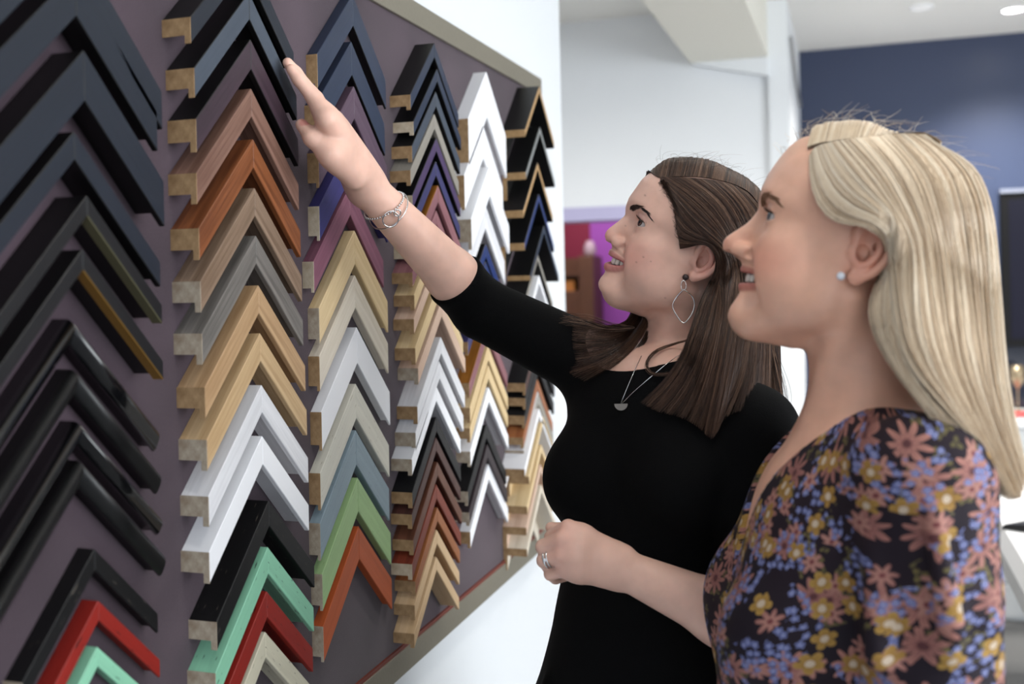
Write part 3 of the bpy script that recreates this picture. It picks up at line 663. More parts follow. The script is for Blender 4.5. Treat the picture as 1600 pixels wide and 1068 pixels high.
def make_head(o, R, sc, prof, mouth, mz=(-.039, -.053), cheek=1.0, ear=.8, earz=0.0, earx=0.0, under=1.0, curl=34.0, lipk=1.0):
    """mouth: corner (x, y, z); prof: list of (x, z) from forehead to chin for the mid line"""
    s = Shape(o, R, sc)
    s.ell((-.010, 0, .046), (.094, .073, .074), 0)
    s.ell((.030, 0, .053), (.060, .063, .058), .03)
    s.ell((.040, 0, .0), (.052, .056, .062), .025)
    s.ell((.040, 0, -.048), (.047, .043, .040), .03)
    s.sym('cone', (.004, .056, -.008), (.012, .046, -.054), .015, .014, k=.03)
    s.sym('cone', (.012, .046, -.054), (.072, .016, -.080), .014, .013, k=.035)
    s.sym('ell', (.038, .028, -.030), (.036, .027, .036), .03)
    s.cone((.070, 0, -.083), (.031, 0, -.084 - .003 * under), .013, .017, k=.03)
    s.cone((.074, .012, -.081), (.074, -.012, -.081), .0155, k=.02)
    s.sym('ell', (.056, .043, -.004), (.022, .017, .016), .02)
    s.sym('ell', (.058, .034, -.034), (.024, .020, .024), .025)
    s.cone((.076, .022, .040), (.076, -.022, .040), .014, k=.02)
    s.sym('cone', (.074, .018, .040), (.060, .046, .036), .012, .010, k=.015)
    # mouth mound
    s.ell((.074, 0, -.044), (.024, .030, .026), .02)
    # eye sockets
    s.sym('ell', (.097, .033, .021), (.017, .020, .013), k=.016, op=-1)
    s.sym('ell', (.062, .034, .018), (.016, .017, .016), .012)
    # nose
    s.cone((.088, 0, .026), (.108, 0, -.008), .0075, .0095, k=.014)
    s.ell((.1085, 0, -.0135), (.0095, .0095, .0085), .006)
    s.sym('ell', (.099, .0115, -.0175), (.0095, .0065, .0068), k=.006)
    s.cone((.098, 0, -.018), (.094, 0, -.026), .005, .005, k=.006)
    s.sym('ell', (.1030, .0066, -.0238), (.0066, .0036, .0052), k=.002, op=-1)
    # philtrum / nasolabial
    s.sym('cone', (.090, .019, -.020), (mouth[0] + .001, mouth[1] + .009, mouth[2] - .004), .0028, .0028, k=.008, op=-1)
    s.sym('bump', (.066, .040, -.024), (.018, .016, .015), .0035 * cheek)
    # lips: centre lines laid on the face surface
    def snap(y, z):
        xs = np.linspace(.13, .03, 401); Q = np.stack([xs, np.full(401, y), np.full(401, z)], 1); D = s.ev(s.world(Q)); return xs[(D < 0).argmax()]
    def line(zf, n=9, dx=0.0):
        out = []
        for t in np.linspace(0, 1, n): y = mouth[1] * t; z = zf(t); out.append(V3(snap(y, z) + dx, y, z))
        return out
    zu, zl = mz; zc = (zu + zl) / 2; mcz = mouth[2]
    fu = lambda t: (zu + .0028 * lipk - .0012 * math.exp(-(t / .12) ** 2)) * (1 - t ** 2) + (mcz + .0010) * t ** 2
    fl = lambda t: (zl - .0040 * lipk) * (1 - t ** 2.4) + (mcz - .0010) * t ** 2.4
    fg = lambda t: zc * (1 - t ** 2) + mcz * t ** 2
    up_ = line(fu, dx=-.0006); lo_ = line(fl, dx=-.0008); gp = line(fg, dx=.0)
    tt = np.linspace(0, 1, 9); ru = .0042 * lipk * (1 - .62 * tt ** 2); rl = .0050 * lipk * (1 - .66 * tt ** 2)
    hg = abs(zu - zl) / 2; rg = np.maximum(hg * (1 - .80 * tt ** 2.2), .0011)
    s.lips = (up_, ru, lo_, rl); s.gp = gp
    for q in (1, -1):
        m = V3(1, q, 1)
        s.chain([p * m for p in up_], ru, k=.004); s.chain([p * m for p in lo_], rl, k=.004)
        s.ell((V3(mouth[0], mouth[1] + .006, mcz)) * m, (.006, .0045, .007), .006)
    for q in (1, -1):
        m = V3(1, q, 1)
        for dd in (.004, -.003, -.010): s.chain([(p + V3(dd, 0, 0)) * m for p in gp], rg, k=.0015, op=-1)
    # eyelids: shells over the eyeballs, slit left open
    EYE = V3(.0708, .0315, .0205); ER = .0134
    for q in (1, -1):
        m = V3(1, q, 1); c = EYE * m
        s.ell(c, (ER + .0020, ER + .0026, ER + .0020), .006)
        s.ell(c + V3(.0040, .0012 * q, .0003), (.0160, .0163, .0052), .0012, -1)
        s.ell(c, (ER + .0001,) * 3, .0008, -1)
        s.chain([c + V3(.0140, -.010 * q, .0068), c + V3(.0130, .000, .0093), c + V3(.0085, .0110 * q, .0077), c + V3(.001, .0155 * q, .003)], [.0014, .0018, .0015, .0009], k=.003)
    s.er = ER
    s.eye = EYE
    # ears
    EC = V3(-.010, .0745, .004)
    def cat(pts, n=5):
        P4 = np.array([pts[0]] + list(pts) + [pts[-1]], float); out = []
        for i in range(1, len(P4) - 2):
            for t in np.arange(n) / n:
                out.append(.5 * ((2 * P4[i]) + (-P4[i - 1] + P4[i + 1]) * t + (2 * P4[i - 1] - 5 * P4[i] + 4 * P4[i + 1] - P4[i + 2]) * t * t + (-P4[i - 1] + 3 * P4[i] - 3 * P4[i + 1] + P4[i + 2]) * t ** 3))
        return out + [P4[-2]]
    for q in (1, -1):
        m = V3(1, q, 1); X = lambda p: (EC + (V3(*p) - EC) * V3(ear, 1, ear) + V3(earx, 0, earz)) * m; g = ear
        s.ell(X((-.012, .0745, .004)), (.018 * g, .0050, .027 * g), .005)
        rim = [(.004, .071, .004), (.005, .0735, .018), (.0, .0765, .029), (-.012, .0795, .0335), (-.023, .082, .027), (-.0275, .083, .013), (-.026, .081, -.002), (-.019, .078, -.015), (-.010, .0755, -.023)]
        s.ell(X((-.013, .0790, .007)), (.0150 * g, .0080, .0225 * g), .003, -1)
        rp = cat([X(p) for p in rim]); s.chain(rp, np.interp(np.linspace(0, 1, len(rp)), [0, .3, .6, 1], [.0024, .0029, .0028, .0034]), k=.0025)
        s.ell(X((-.004, .0745, -.024)), (.0078 * g, .0040, .0080 * g), .004)
        anti = cat([X(p) for p in [(-.009, .0750, .024), (-.017, .0765, .015), (-.0185, .0768, .003), (-.012, .0755, -.009), (-.004, .0745, -.013)]]); s.chain(anti, np.full(len(anti), .0023), k=.003)
        s.ell(X((.0045, .0735, -.002)), (.0042 * g, .0034, .0062 * g), .004)
        s.ell(X((-.005, .0745, .0)), (.0062 * g, .0085, .0080 * g), .002, -1)
    # profile correction
    pz = np.array([p[1] for p in prof])[::-1]; px = np.array([p[0] for p in prof])[::-1]
    zz = np.linspace(pz.min(), pz.max(), 160); tgt = np.interp(zz, pz, px)
    xs = np.linspace(.04, .14, 401); G = np.stack([np.repeat(xs[None], 160, 0), np.zeros((160, 401)), np.repeat(zz[:, None], 401, 1)], -1)
    D = s.ev(s.world(G.reshape(-1, 3))).reshape(160, 401); x0 = np.array([xs[np.where(r < 0)[0].max()] if (r < 0).any() else np.nan for r in D])
    delta = tgt - x0; inm = (zz < mz[0] + .0015) & (zz > mz[1] - .002); delta[inm] = np.nan
    okm = ~np.isnan(delta); delta = np.interp(zz, zz[okm], delta[okm]); delta = np.clip(delta, -.016, .016)
    kern = np.ones(5) / 5; delta = np.convolve(np.pad(delta, 2, mode='edge'), kern, 'valid')
    zc = np.concatenate([[zz[0] - .02], zz, [zz[-1] + .04]]); dc = np.concatenate([[delta[0]], delta, [delta[-1]]])
    def shift(y, z): return np.interp(z, zc, dc) * np.exp(-(y / .026) ** 2) - curl * y * y * np.exp(-(y / .034) ** 4) * np.exp(-((z + .048) / .023) ** 2)
    def warp(P):
        P = P.copy(); t = np.clip((P[..., 0] - .02) / .05, 0, 1); t = t * t * (3 - 2 * t)
        P[..., 0] -= shift(P[..., 1], P[..., 2]) * t; return P
    s.shift = shift
    s.warp = warp; s.delta = (zz, delta); s.mouth = np.array(mouth); s.mz = mz; s.prof = (pz, px)
    return s
def lip_mask(s, L, grow=1.12):
    """0..1 mask of the lips in head space"""
    W_ = s.warp(L); d = np.full(len(L), 1.); Q = W_.copy(); Q[:, 1] = np.abs(W_[:, 1]); up_, ru, lo_, rl = s.lips
    for ch, rs in ((up_, ru), (lo_, rl)):
        for i in range(8):
            a, b = ch[i], ch[i + 1]; ba = b - a; t = np.clip(((Q - a) @ ba) / (ba @ ba), 0, 1)
            d = np.minimum(d, np.linalg.norm(Q - a - t[:, None] * ba, axis=1) - (rs[i] + (rs[i + 1] - rs[i]) * t) * grow - .0013)
    return np.clip(.5 - d / .0014, 0, 1)
# ------------------------------------------------------------------ people: shared poses
RB_ = np.array([[-0.8701, -0.3586, 0.3382], [0.3046, -0.9306, -0.2031], [0.3876, -0.0737, 0.9189]]); OB_ = V3(-0.2128, 1.3985, 1.5294); SB_ = .98
RW_ = np.array([[-0.9668, -0.0563, 0.2493], [0.0594, -0.9982, 0.0049], [0.2486, 0.0195, 0.9684]]); OW_ = V3(-0.0051, 1.0832, 1.5143); SW_ = .992
PROF_B = [(.080, .097), (.0935, .075), (.0989, .0545), (.1017, .0442), (.1022, .0317), (.0985, .0202), (.1040, .0104), (.1102, .0014), (.1151, -.0072), (.1162, -.0134), (.1135, -.0195), (.1074, -.0225), (.1004, -.0254), (.1010, -.0306), (.1021, -.0346), (.1019, -.0383), (.1022, -.054), (.1018, -.0585), (.0978, -.0625), (.0975, -.0662), (.1003, -.0734), (.1013, -.0818), (.0985, -.088), (.091, -.0935)]
PROF_W = [(.0700, .108), (.0791, .0978), (.0858, .0844), (.0931, .0667), (.0968, .0496), (.0965, .0389), (.0950, .0268), (.0991, .0172), (.1037, .01), (.1134, -.0001), (.1202, -.0073), (.1224, -.0135), (.1206, -.0204), (.1138, -.0240), (.1050, -.0250), (.1000, -.0275), (.0980, -.035), (.0985, -.0400), (.0962, -.0545), (.0942, -.0600), (.0945, -.0641), (.1000, -.079), (.1003, -.088), (.0953, -.0962)]
headB = make_head(OB_, RB_, SB_, PROF_B, (.0765, .0280, -.0390), (-.0395, -.0505), ear=.88, earz=.001)
headW = make_head(OW_, RW_, SW_, PROF_W, (.0670, .0325, -.0385), (-.0394, -.0505), 1.3, curl=44.0, lipk=.76, ear=1.0, earx=-.006, earz=.004, under=0.0)

def basis(fwd):
    f = np.array(fwd, float); f /= np.linalg.norm(f); z = V3(0, 0, 1); l = np.cross(z, f); return np.stack([f, l, z])
def clipbox(P): return P
# ---- brunette
b_neck = headB.world((-.05, 0, -.172))
b_L = at(1180, 668, 1.275); b_R = at(940, 575, 1.445)
b_elR = at(752, 482, 1.50); b_wrR = at(572, 291, 1.345)
b_lat = (b_L - b_R) * V3(1, 1, 0); b_lat /= np.linalg.norm(b_lat); b_fwd = np.cross(b_lat, V3(0, 0, 1))
if b_fwd @ V3(0, -1, 0) < 0: b_fwd = -b_fwd
Rt = np.stack([b_fwd, np.cross(V3(0, 0, 1), b_fwd), V3(0, 0, 1)])
def torso_b():
    s = Shape()
    c0 = (b_L + b_R) / 2
    c1 = c0 + V3(0, 0, -.088) + b_fwd * .006 - b_lat * .010
    E = lambda c, r, k: s.ell(c, r, k, 1, Rt)
    E(c1 + b_fwd * .0, (.098, .150, .150), 0)
    s.cone(b_L + V3(0, 0, -.012), b_R + V3(0, 0, -.012), .046, .046, k=.05)
    s.cone(b_neck + V3(0, 0, -.01), b_L * .6 + b_neck * .4 + V3(0, 0, -.022), .040, .036, k=.04)
    s.cone(b_neck + V3(0, 0, -.01), b_R * .6 + b_neck * .4 + V3(0, 0, -.022), .040, .036, k=.04)
    L_ = -b_lat if (np.cross(V3(0, 0, 1), b_fwd) @ b_lat) < 0 else b_lat
    for q in (1, -1): E(c1 + b_fwd * .070 + b_lat * (.074 * q) + V3(0, 0, -.022), (.055, .062, .062), .04)
    E(c1 + V3(0, 0, -.19), (.100, .128, .18), .06)
    s.cone(c1 + V3(0, 0, -.22) , c1 + V3(0, 0, -.40), .125, .165, k=.08)
    return s
def arms_b(sleeve=False, left=True):
    s = Shape()
    # raised right arm
    s.cone(b_R, b_elR, .048, .040, k=.03)
    if not sleeve:
        fm = b_elR * .72 + b_wrR * .28 + V3(0, 0, .003)
        s.cone(b_elR, fm, .0375, .0375, k=.01); s.cone(fm, b_wrR, .0375, .0235, k=.01)
    # lowered left arm
    s.cone(b_L, b_elL, .046, .040, k=.03)
    if not sleeve and left:
        fm = b_elL * .7 + b_wrL * .3
        s.cone(b_elL, fm, .036, .0345, k=.02); s.cone(fm, b_wrL, .0345, .0215, k=.02)
    return s
b_elL = at(1205, 992, 1.150); b_wrL = at(968, 886, 1.19)

def hand_raised(s):
    """right hand, palm to the samples, fingers pointing up and away; index finger and thumb nearest the camera"""
    W0 = b_wrR; X = lambda px, py, x: atx(px, py, x)
    # index
    def fing(m, p, d, t, k, rw, wo):
        m, p, d, t = X(*m), X(*p), X(*d), X(*t)
        s.chain([W0 + V3(*wo), m], [rw, .0140 * k], k=.02); s.chain([m, p, d, t], [.0112 * k, .0092 * k, .0079 * k, .0064 * k], k=.004); return m, p, d, t
    mcp, pip, dip, tip = fing((511, 187, -.600), (490, 153, -.621), (467, 124, -.634), (455, 108, -.641), 1.0, .0215, (0, 0, 0))
    fing((512, 183, -.6095), (487, 147, -.632), (462, 114, -.6465), (449.5, 98, -.651), 1.0, .0210, (-.003, .010, .002))
    fing((517, 187, -.6180), (494, 153, -.640), (468, 122, -.6500), (456, 105, -.653), .95, .0200, (-.006, .016, 0))
    fing((524, 196, -.6240), (508, 170, -.640), (489, 148, -.6500), (478, 135, -.652), .85, .0190, (-.008, .020, -.004))
    # thumb, leaving the side of the palm near its base
    t0 = X(553, 275, -.601); t1 = X(516, 240, -.603); t2_ = X(488, 216, -.622); t3_ = X(471.5, 195, -.640)
    s.chain([t0, t1, t2_, t3_], [.0170, .0150, .0098, .0078], k=.008)
    s.ell(X(528, 238, -.601), (.013, .014, .020), .02)
    s.h1 = dict(nail=t3_, ntip=tip)
def hand_clasped(s):
    """left hand loosely closed: knuckles to the left, fingers curling back under, thumb tip on top"""
    A = lambda px, py, Z: at(px, py, Z - .078)
    w = b_wrL
    K = [A(888, 824, 1.262), A(878, 843, 1.252), A(876, 867, 1.250), A(881, 889, 1.256)]       # knuckles
    for k_, wo, rr in zip(K, (.007, .002, -.002, -.006), (.0205, .0215, .0215, .0205)): s.chain([w + V3(0, 0, wo), k_ * .75 + w * .25, k_], [rr, .0150, .0098], k=.010)
    Pp = [A(862, 839, 1.276), A(849, 854, 1.264), A(850, 875, 1.262), A(860, 896, 1.268)]
    D = [A(864, 851, 1.304), A(855, 867, 1.292), A(857, 885, 1.290), A(868, 903, 1.296)]
    T = [A(878, 856, 1.318), A(872, 872, 1.308), A(876, 886, 1.306), A(884, 900, 1.308)]
    for i, r in enumerate((.0088, .0092, .0088, .0078)):
        s.chain([K[i], Pp[i], D[i], T[i]], [r * 1.10, r, r * .90, r * .78], k=.0018)
    s.chain([w + V3(-.01, .01, .012), A(905, 834, 1.30), A(880, 829, 1.312), A(861, 824, 1.315)], [.017, .0125, .0090, .0072], k=.006)
    s.K = K; s.P = Pp

def skin_b_shapes():
    neck = Shape(headB.o, headB.R, headB.sc)
    neck.cone((-.018, 0, -.045), (-.047, 0, -.150), .050, .0500, k=.02)
    neck.cone((-.047, 0, -.150), (-.055, 0, -.19), .0500, .060, k=.02)
    neck.cone((-.012, .052, -.040), (-.002, .014, -.185), .0095, .0070, k=.02); neck.cone((-.012, -.052, -.040), (-.002, -.014, -.185), .0095, .0070, k=.02)
    neck.ell((.0, 0, -.125), (.012, .013, .016), .02)
    ar = arms_b(); hd = Shape(); hand_raised(hd); hand_clasped(hd)
    to = torso_b()
    # collar bones
    cb = (b_L + b_R) / 2 + b_fwd * .052 + V3(0, 0, .012)
    to.cone(cb + b_lat * .012, cb + b_lat * .08 - b_fwd * .03 + V3(0, 0, .012), .004, .004, k=.02); to.cone(cb - b_lat * .012, cb - b_lat * .08 - b_fwd * .03 + V3(0, 0, .012), .004, .004, k=.02)
    to.shrink = lambda Q: np.clip((b_neck[2] - .05 - Q[..., 2]) / .06, 0, 1) * .014      # the body lies well inside the dress
    return [headB, neck, to, ar, hd]
def srgb3(r, g, b): return np.array(srgb(r, g, b)[:3])
def mixc(C, col, w): return C * (1 - w[:, None]) + np.array(col)[None] * w[:, None]
def blob(L, c, s): return np.exp(-(((L - np.array(c)) / np.array(s)) ** 2).sum(1))
def face_tone(V, hd, base, blush, lip, brow=None, browc=(.03, .02, .015), freck=None, socket=None):
    L = hd.local(V); near = (np.linalg.norm(L - V3(.03, 0, 0), axis=1) < .16)
    C = np.repeat(base[None], len(V), 0); S = np.where(near)[0]; l = L[S]; c = C[S]
    ls = l * V3(1, 1, 1); ls[:, 1] = np.abs(ls[:, 1])
    c = mixc(c, blush, .55 * blob(ls, (.070, .046, -.022), (.03, .024, .022)))
    c = mixc(c, blush, .45 * blob(ls, (.113, .0, -.014), (.012, .014, .012)))
    c = mixc(c, blush, .5 * blob(ls, (-.012, .08, -.0), (.02, .012, .04)))
    ex = -.006 if hd is headW else 0.0
    c = mixc(c, srgb3(128, 68, 56), .75 * blob(ls, (-.003 + ex, .0715, -.001), (.0042, .006, .006)))  # shade of the ear hollow painted into the skin tone
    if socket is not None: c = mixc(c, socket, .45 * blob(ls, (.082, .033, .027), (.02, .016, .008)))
    m = lip_mask(hd, l); c = mixc(c, lip, m)
    # mouth interior dark
    W_ = hd.warp(l); zu, zl = hd.mz
    gp = np.array(hd.gp); ay = np.abs(W_[:, 1]); gx = np.interp(ay, gp[:, 1], gp[:, 0]); gz = np.interp(ay, gp[:, 1], gp[:, 2])
    ins = (ay < hd.mouth[1]) & (W_[:, 0] < gx - .0035) & (W_[:, 0] > gx - .03) & (np.abs(W_[:, 2] - gz) < (zu - zl) / 2 + .001); c[ins] = srgb3(90, 35, 35)
    # nostril shade, painted dark into the skin tone
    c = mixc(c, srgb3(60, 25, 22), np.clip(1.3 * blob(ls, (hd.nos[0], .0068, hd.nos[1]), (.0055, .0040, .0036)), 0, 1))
    # lash line / lid edge
    e = hd.eye; d = l.copy(); d[:, 1] = np.abs(d[:, 1]); d = d - e
    r = np.linalg.norm(d, axis=1); u = (d[:, 1] - .0012) / .0155; zc = .0046 * np.sqrt(np.clip(1 - u * u, 0, 1))
    lid = (r < .0178) & (d[:, 0] > -.003) & (np.abs(u) < 1.12)
    c = mixc(c, browc, .85 * lid * np.exp(-((d[:, 2] - zc - .0009) / .0011) ** 2)); c = mixc(c, browc, .35 * lid * np.exp(-((d[:, 2] + zc + .0006) / .0007) ** 2))
    C[S] = c
    return C
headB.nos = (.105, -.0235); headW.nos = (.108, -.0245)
import time as _t
def build_skin(name, shapes, ks, lo, hi, h, parent, material, tone_fn, head, h2, zcut):
    """one mesh; the head and upper neck are sampled finer than the rest"""
    F = Field(shapes, ks, None); V, q = polygonise(F, lo, hi, h)
    lz = head.local(V)[:, 2]; inb = lambda l: (l[:, 2] > zcut) & (np.linalg.norm(l, axis=1) < .21)
    L1 = head.local(V); near1 = inb(L1); q = q[~near1[q].all(1)]
    c8 = head.world(np.array([[x, y, z] for x in (-.11, .13) for y in (-.09, .09) for z in (zcut - .004, .135)])); V2, q2 = polygonise(F, c8.min(0), c8.max(0), h2)
    L2 = head.local(V2); k2 = (L2[:, 2] > zcut - h2 * 1.5) & (np.linalg.norm(L2 - V3(0, 0, .0), axis=1) < .17); q2 = q2[k2[q2].all(1)]
    V = smooth_mesh(V, q, 1, .35); V2 = smooth_mesh(V2, q2, 1, .35)
    Va = np.concatenate([V, V2]); qa = np.concatenate([q, q2 + len(V)]); used = np.zeros(len(Va), bool); used[qa.ravel()] = True; mp = np.cumsum(used) - 1; Va = Va[used]; qa = mp[qa]
    o = fast_mesh(name, Va, qa, material, parent); set_color(o, 'tone', tone_fn(Va)); return o, Va
# eyes
def eye_mat(name, iris):
    m, nt, b = new_mat(name); tc = nt.nodes.new('ShaderNodeTexCoord'); sx = nt.nodes.new('ShaderNodeSeparateXYZ'); nt.links.new(tc.outputs['Object'], sx.inputs[0])
    cb = nt.nodes.new('ShaderNodeCombineXYZ'); nt.links.new(sx.outputs['Y'], cb.inputs[0]); nt.links.new(sx.outputs['Z'], cb.inputs[1])
    ln = nt.nodes.new('ShaderNodeVectorMath'); ln.operation = 'LENGTH'; nt.links.new(cb.outputs[0], ln.inputs[0])
    # only the front half carries the iris
    gt = nt.nodes.new('ShaderNodeMath'); gt.operation = 'LESS_THAN'; gt.inputs[1].default_value = 0; nt.links.new(sx.outputs['X'], gt.inputs[0])
    ad = nt.nodes.new('ShaderNodeMath'); nt.links.new(ln.outputs['Value'], ad.inputs[0]); nt.links.new(gt.outputs[0], ad.inputs[1])
    r = nt.nodes.new('ShaderNodeValToRGB'); nt.links.new(ad.outputs[0], r.inputs[0]); sc = 50
    ml = nt.nodes.new('ShaderNodeMath'); ml.operation = 'MULTIPLY'; ml.inputs[1].default_value = sc; nt.links.new(ad.outputs[0], ml.inputs[0]); nt.links.new(ml.outputs[0], r.inputs[0])
    e = r.color_ramp.elements; e[0].position = 0; e[0].color = (.004, .004, .004, 1); e[1].position = 1; e[1].color = srgb(222, 212, 208)
    for p, c in ((.10, (.004, .004, .004, 1)), (.12, iris), (.235, iris), (.27, dk(iris, .25)), (.295, srgb(222, 214, 210))): k = e.new(p); k.color = c
    nt.links.new(r.outputs[0], b.inputs['Base Color']); b.inputs['Roughness'].default_value = .12; b.inputs['Coat Weight'].default_value = .6; return m
def add_eyes(hd, parent, m, gaze):
    for q in (1, -1):
        c = hd.world(hd.eye * V3(1, q, 1)); n = 28; V = []; Fc = []
        for i in range(n // 2 + 1):
            t = math.pi * i / (n // 2)
            rr = hd.er - .0002 + .0006 * math.exp(-(t / .38) ** 2)
            for k in range(n): a = 2 * math.pi * k / n; V.append((rr * math.cos(t), rr * math.sin(t) * math.cos(a), rr * math.sin(t) * math.sin(a)))
        for i in range(n // 2):
            for k in range(n): Fc.append((i * n + k, i * n + (k + 1) % n, (i + 1) * n + (k + 1) % n, (i + 1) * n + k))
        o = mesh_obj('eye', V, Fc, m, parent, True)
        g = np.array(gaze, float); gw = g @ hd.R; R3 = basis(gw * V3(1, 1, 0)); x = gw / np.linalg.norm(gw); y = R3[1]; z = np.cross(x, y)
        Mx = Matrix(((x[0], y[0], z[0], 0), (x[1], y[1], z[1], 0), (x[2], y[2], z[2], 0), (0, 0, 0, 1))); Mx.translation = Vector(c - np.array(parent.location)); o.matrix_basis = Mx
def add_teeth(hd, parent):
    M_T = mat('tooth', srgb(232, 226, 214), .25, coat=.3); zu, zl = hd.mz
    V = []; Fc = []; Mt = hd.delta; dx = np.interp((zu + zl) / 2, Mt[0], Mt[1])
    for k in range(-5, 5):
        w = .0078 if k in (-1, 0) else .0066 if k in (-2, 1) else .0070
        ycs = {0: .0040, 1: .0112, 2: .0176, 3: .0236, 4: .029}; kk = k if k >= 0 else -k - 1; y = ycs[kk] * (1 if k >= 0 else -1)
        gp = np.array(hd.gp); W0 = float(np.interp(abs(y), gp[:, 1], gp[:, 0])); gz = float(np.interp(abs(y), gp[:, 1], gp[:, 2])); x1 = float(np.interp(abs(y) + .002, gp[:, 1], gp[:, 0])) + float(hd.shift(np.array(abs(y) + .002), np.array(gz))) - float(hd.shift(np.array(abs(y)), np.array(gz)))
        x = W0 - .0052 + float(hd.shift(np.array(y), np.array(gz))); ang = math.atan2((W0 - x1) / .002 * .75, 1) * (1 if y > 0 else -1); hh = .0056 - .0004 * kk
        zc = gz + .0016
        n0 = len(V); NU, NV = 10, 8
        for i in range(NV + 1):
            ph = math.pi * i / NV - math.pi / 2
            for j in range(NU):
                t = 2 * math.pi * j / NU; se = lambda v, p: math.copysign(abs(v) ** p, v)
                a = se(math.cos(ph), .5) * se(math.cos(t), .5) * .0026; b_ = se(math.cos(ph), .5) * se(math.sin(t), .5) * w / 2; c_ = se(math.sin(ph), .5) * hh
                V.append((x + a * math.cos(ang) - b_ * math.sin(ang) * (1), y + a * math.sin(ang) + b_ * math.cos(ang), zc + c_))
        for i in range(NV):
            for j in range(NU): Fc.append((n0 + i * NU + j, n0 + i * NU + (j + 1) % NU, n0 + (i + 1) * NU + (j + 1) % NU, n0 + (i + 1) * NU + j))
    Vw = hd.world(np.array(V)) - np.array(parent.location)
    return mesh_obj('teeth', Vw, Fc, M_T, parent, True)
def hairs(name, A, B, Cc, r, m, parent, cols=None, n=3):
    """many thin tapered hairs; A, B, Cc (k,3): root, middle, tip"""
    ts = np.linspace(0, 1, 5); P_ = (A[:, None] * (1 - ts[None, :, None]) ** 2 + 2 * B[:, None] * ((1 - ts) * ts)[None, :, None] + Cc[:, None] * (ts ** 2)[None, :, None])
    return strands(name, P_, r, m, parent, cols, taper=1.0)
def strands(name, P_, r, m, parent, cols=None, taper=.6, n=3, colname='tone'):
    P_ = np.asarray(P_, float); K, S_, _ = P_.shape; T = np.gradient(P_, axis=1); T /= np.linalg.norm(T, axis=2, keepdims=True) + 1e-12
    ref = np.broadcast_to(V3(.31, .2, .93), T.shape); a = np.cross(T, ref); a /= np.linalg.norm(a, axis=2, keepdims=True) + 1e-9; b_ = np.cross(T, a)
    rr = np.broadcast_to(np.asarray(r, float).reshape(-1, 1) if np.ndim(r) else r, (K, S_)) * (1 - taper * np.linspace(0, 1, S_)[None] ** 2)
    Vv = np.empty((K, S_, n, 3))
    for k in range(n):
        t = 2 * math.pi * k / n; Vv[:, :, k] = P_ + rr[..., None] * (math.cos(t) * a + math.sin(t) * b_)
    idx = np.arange(K * S_ * n).reshape(K, S_, n); q = []
    for k in range(n): q.append(np.stack([idx[:, :-1, k], idx[:, :-1, (k + 1) % n], idx[:, 1:, (k + 1) % n], idx[:, 1:, k]], -1).reshape(-1, 4))
    o = fast_mesh(name, Vv.reshape(-1, 3), np.concatenate(q), m, parent)
    if cols is not None: set_color(o, colname, np.repeat(np.asarray(cols, float), S_ * n, 0))
    return o
def surf_x(hd, y, z, x0=.13, n=160):
    """first surface point met coming from the front along local -x"""
    xs = np.linspace(x0, .03, n); Pq = np.stack([np.broadcast_to(xs, (len(y), n)), np.repeat(y[:, None], n, 1), np.repeat(z[:, None], n, 1)], -1)
    D = hd.ev(hd.world(Pq.reshape(-1, 3))).reshape(len(y), n); i = (D < 0).argmax(1); return xs[i]
def brow(hd, parent, m, pts, width, count, seed=1, th=.0002, cnt_len=.008):
    r_ = np.random.default_rng(seed)
    for q in (1, -1):
        pts_ = np.array(pts); u = r_.random(count); tt = u * (len(pts_) - 1); i = np.minimum(tt.astype(int), len(pts_) - 2); f = (tt - i)[:, None]
        c = pts_[i] * (1 - f) + pts_[i + 1] * f; tan = pts_[i + 1] - pts_[i]; tan /= np.linalg.norm(tan, axis=1)[:, None]
        w = width * (1 - .80 * u ** 1.5) * (.55 + .45 * np.minimum(1, u * 8)); off = (r_.random(count) - .5) * w
        y0, z0 = c[:, 0] , c[:, 1] + off; dirv = np.stack([tan[:, 0], tan[:, 1] + .5 * (1 - u) - .45 * off / width * (1 - u)], 1); dirv /= np.linalg.norm(dirv, axis=1)[:, None]
        ln = cnt_len * (.6 + .5 * r_.random(count)); y1 = y0 + dirv[:, 0] * ln; z1 = z0 + dirv[:, 1] * ln
        x0 = surf_x(hd, y0, z0); x1 = surf_x(hd, y1, z1)
        A_ = np.stack([x0 - .0002, q * y0, z0], 1); C_ = np.stack([x1 + .0004, q * y1, z1], 1); B_ = (A_ + C_) / 2 + V3(.0009, 0, 0)
        hairs('eyebrow', hd.world(A_), hd.world(B_), hd.world(C_), th, m, parent)
def lashes(hd, parent, m, count=90, ln=.0085, seed=3):
    r_ = np.random.default_rng(seed); e = hd.eye
    for q in (1, -1):
        u = np.linspace(-.95, .98, count) + r_.normal(0, .01, count); y = e[1] + .0008 + u * .0142; z = e[2] + .0006 + .0050 * np.sqrt(np.clip(1 - u * u, 0, 1)); x = e[0] + np.sqrt(np.clip((hd.er + .0014) ** 2 - (.0008 + u * .0142) ** 2 - .004 ** 2, 0, 1))
        A_ = np.stack([x, q * y, z], 1); L_ = ln * (.7 + .3 * u)
        B_ = A_ + np.stack([L_ * .6, q * u * .003, -L_ * .02], 1); C_ = A_ + np.stack([L_ * .85, q * (u * .006 + .001), L_ * .65], 1)
        hairs('eyelashes', hd.world(A_), hd.world(B_), hd.world(C_), .00022, m, parent)

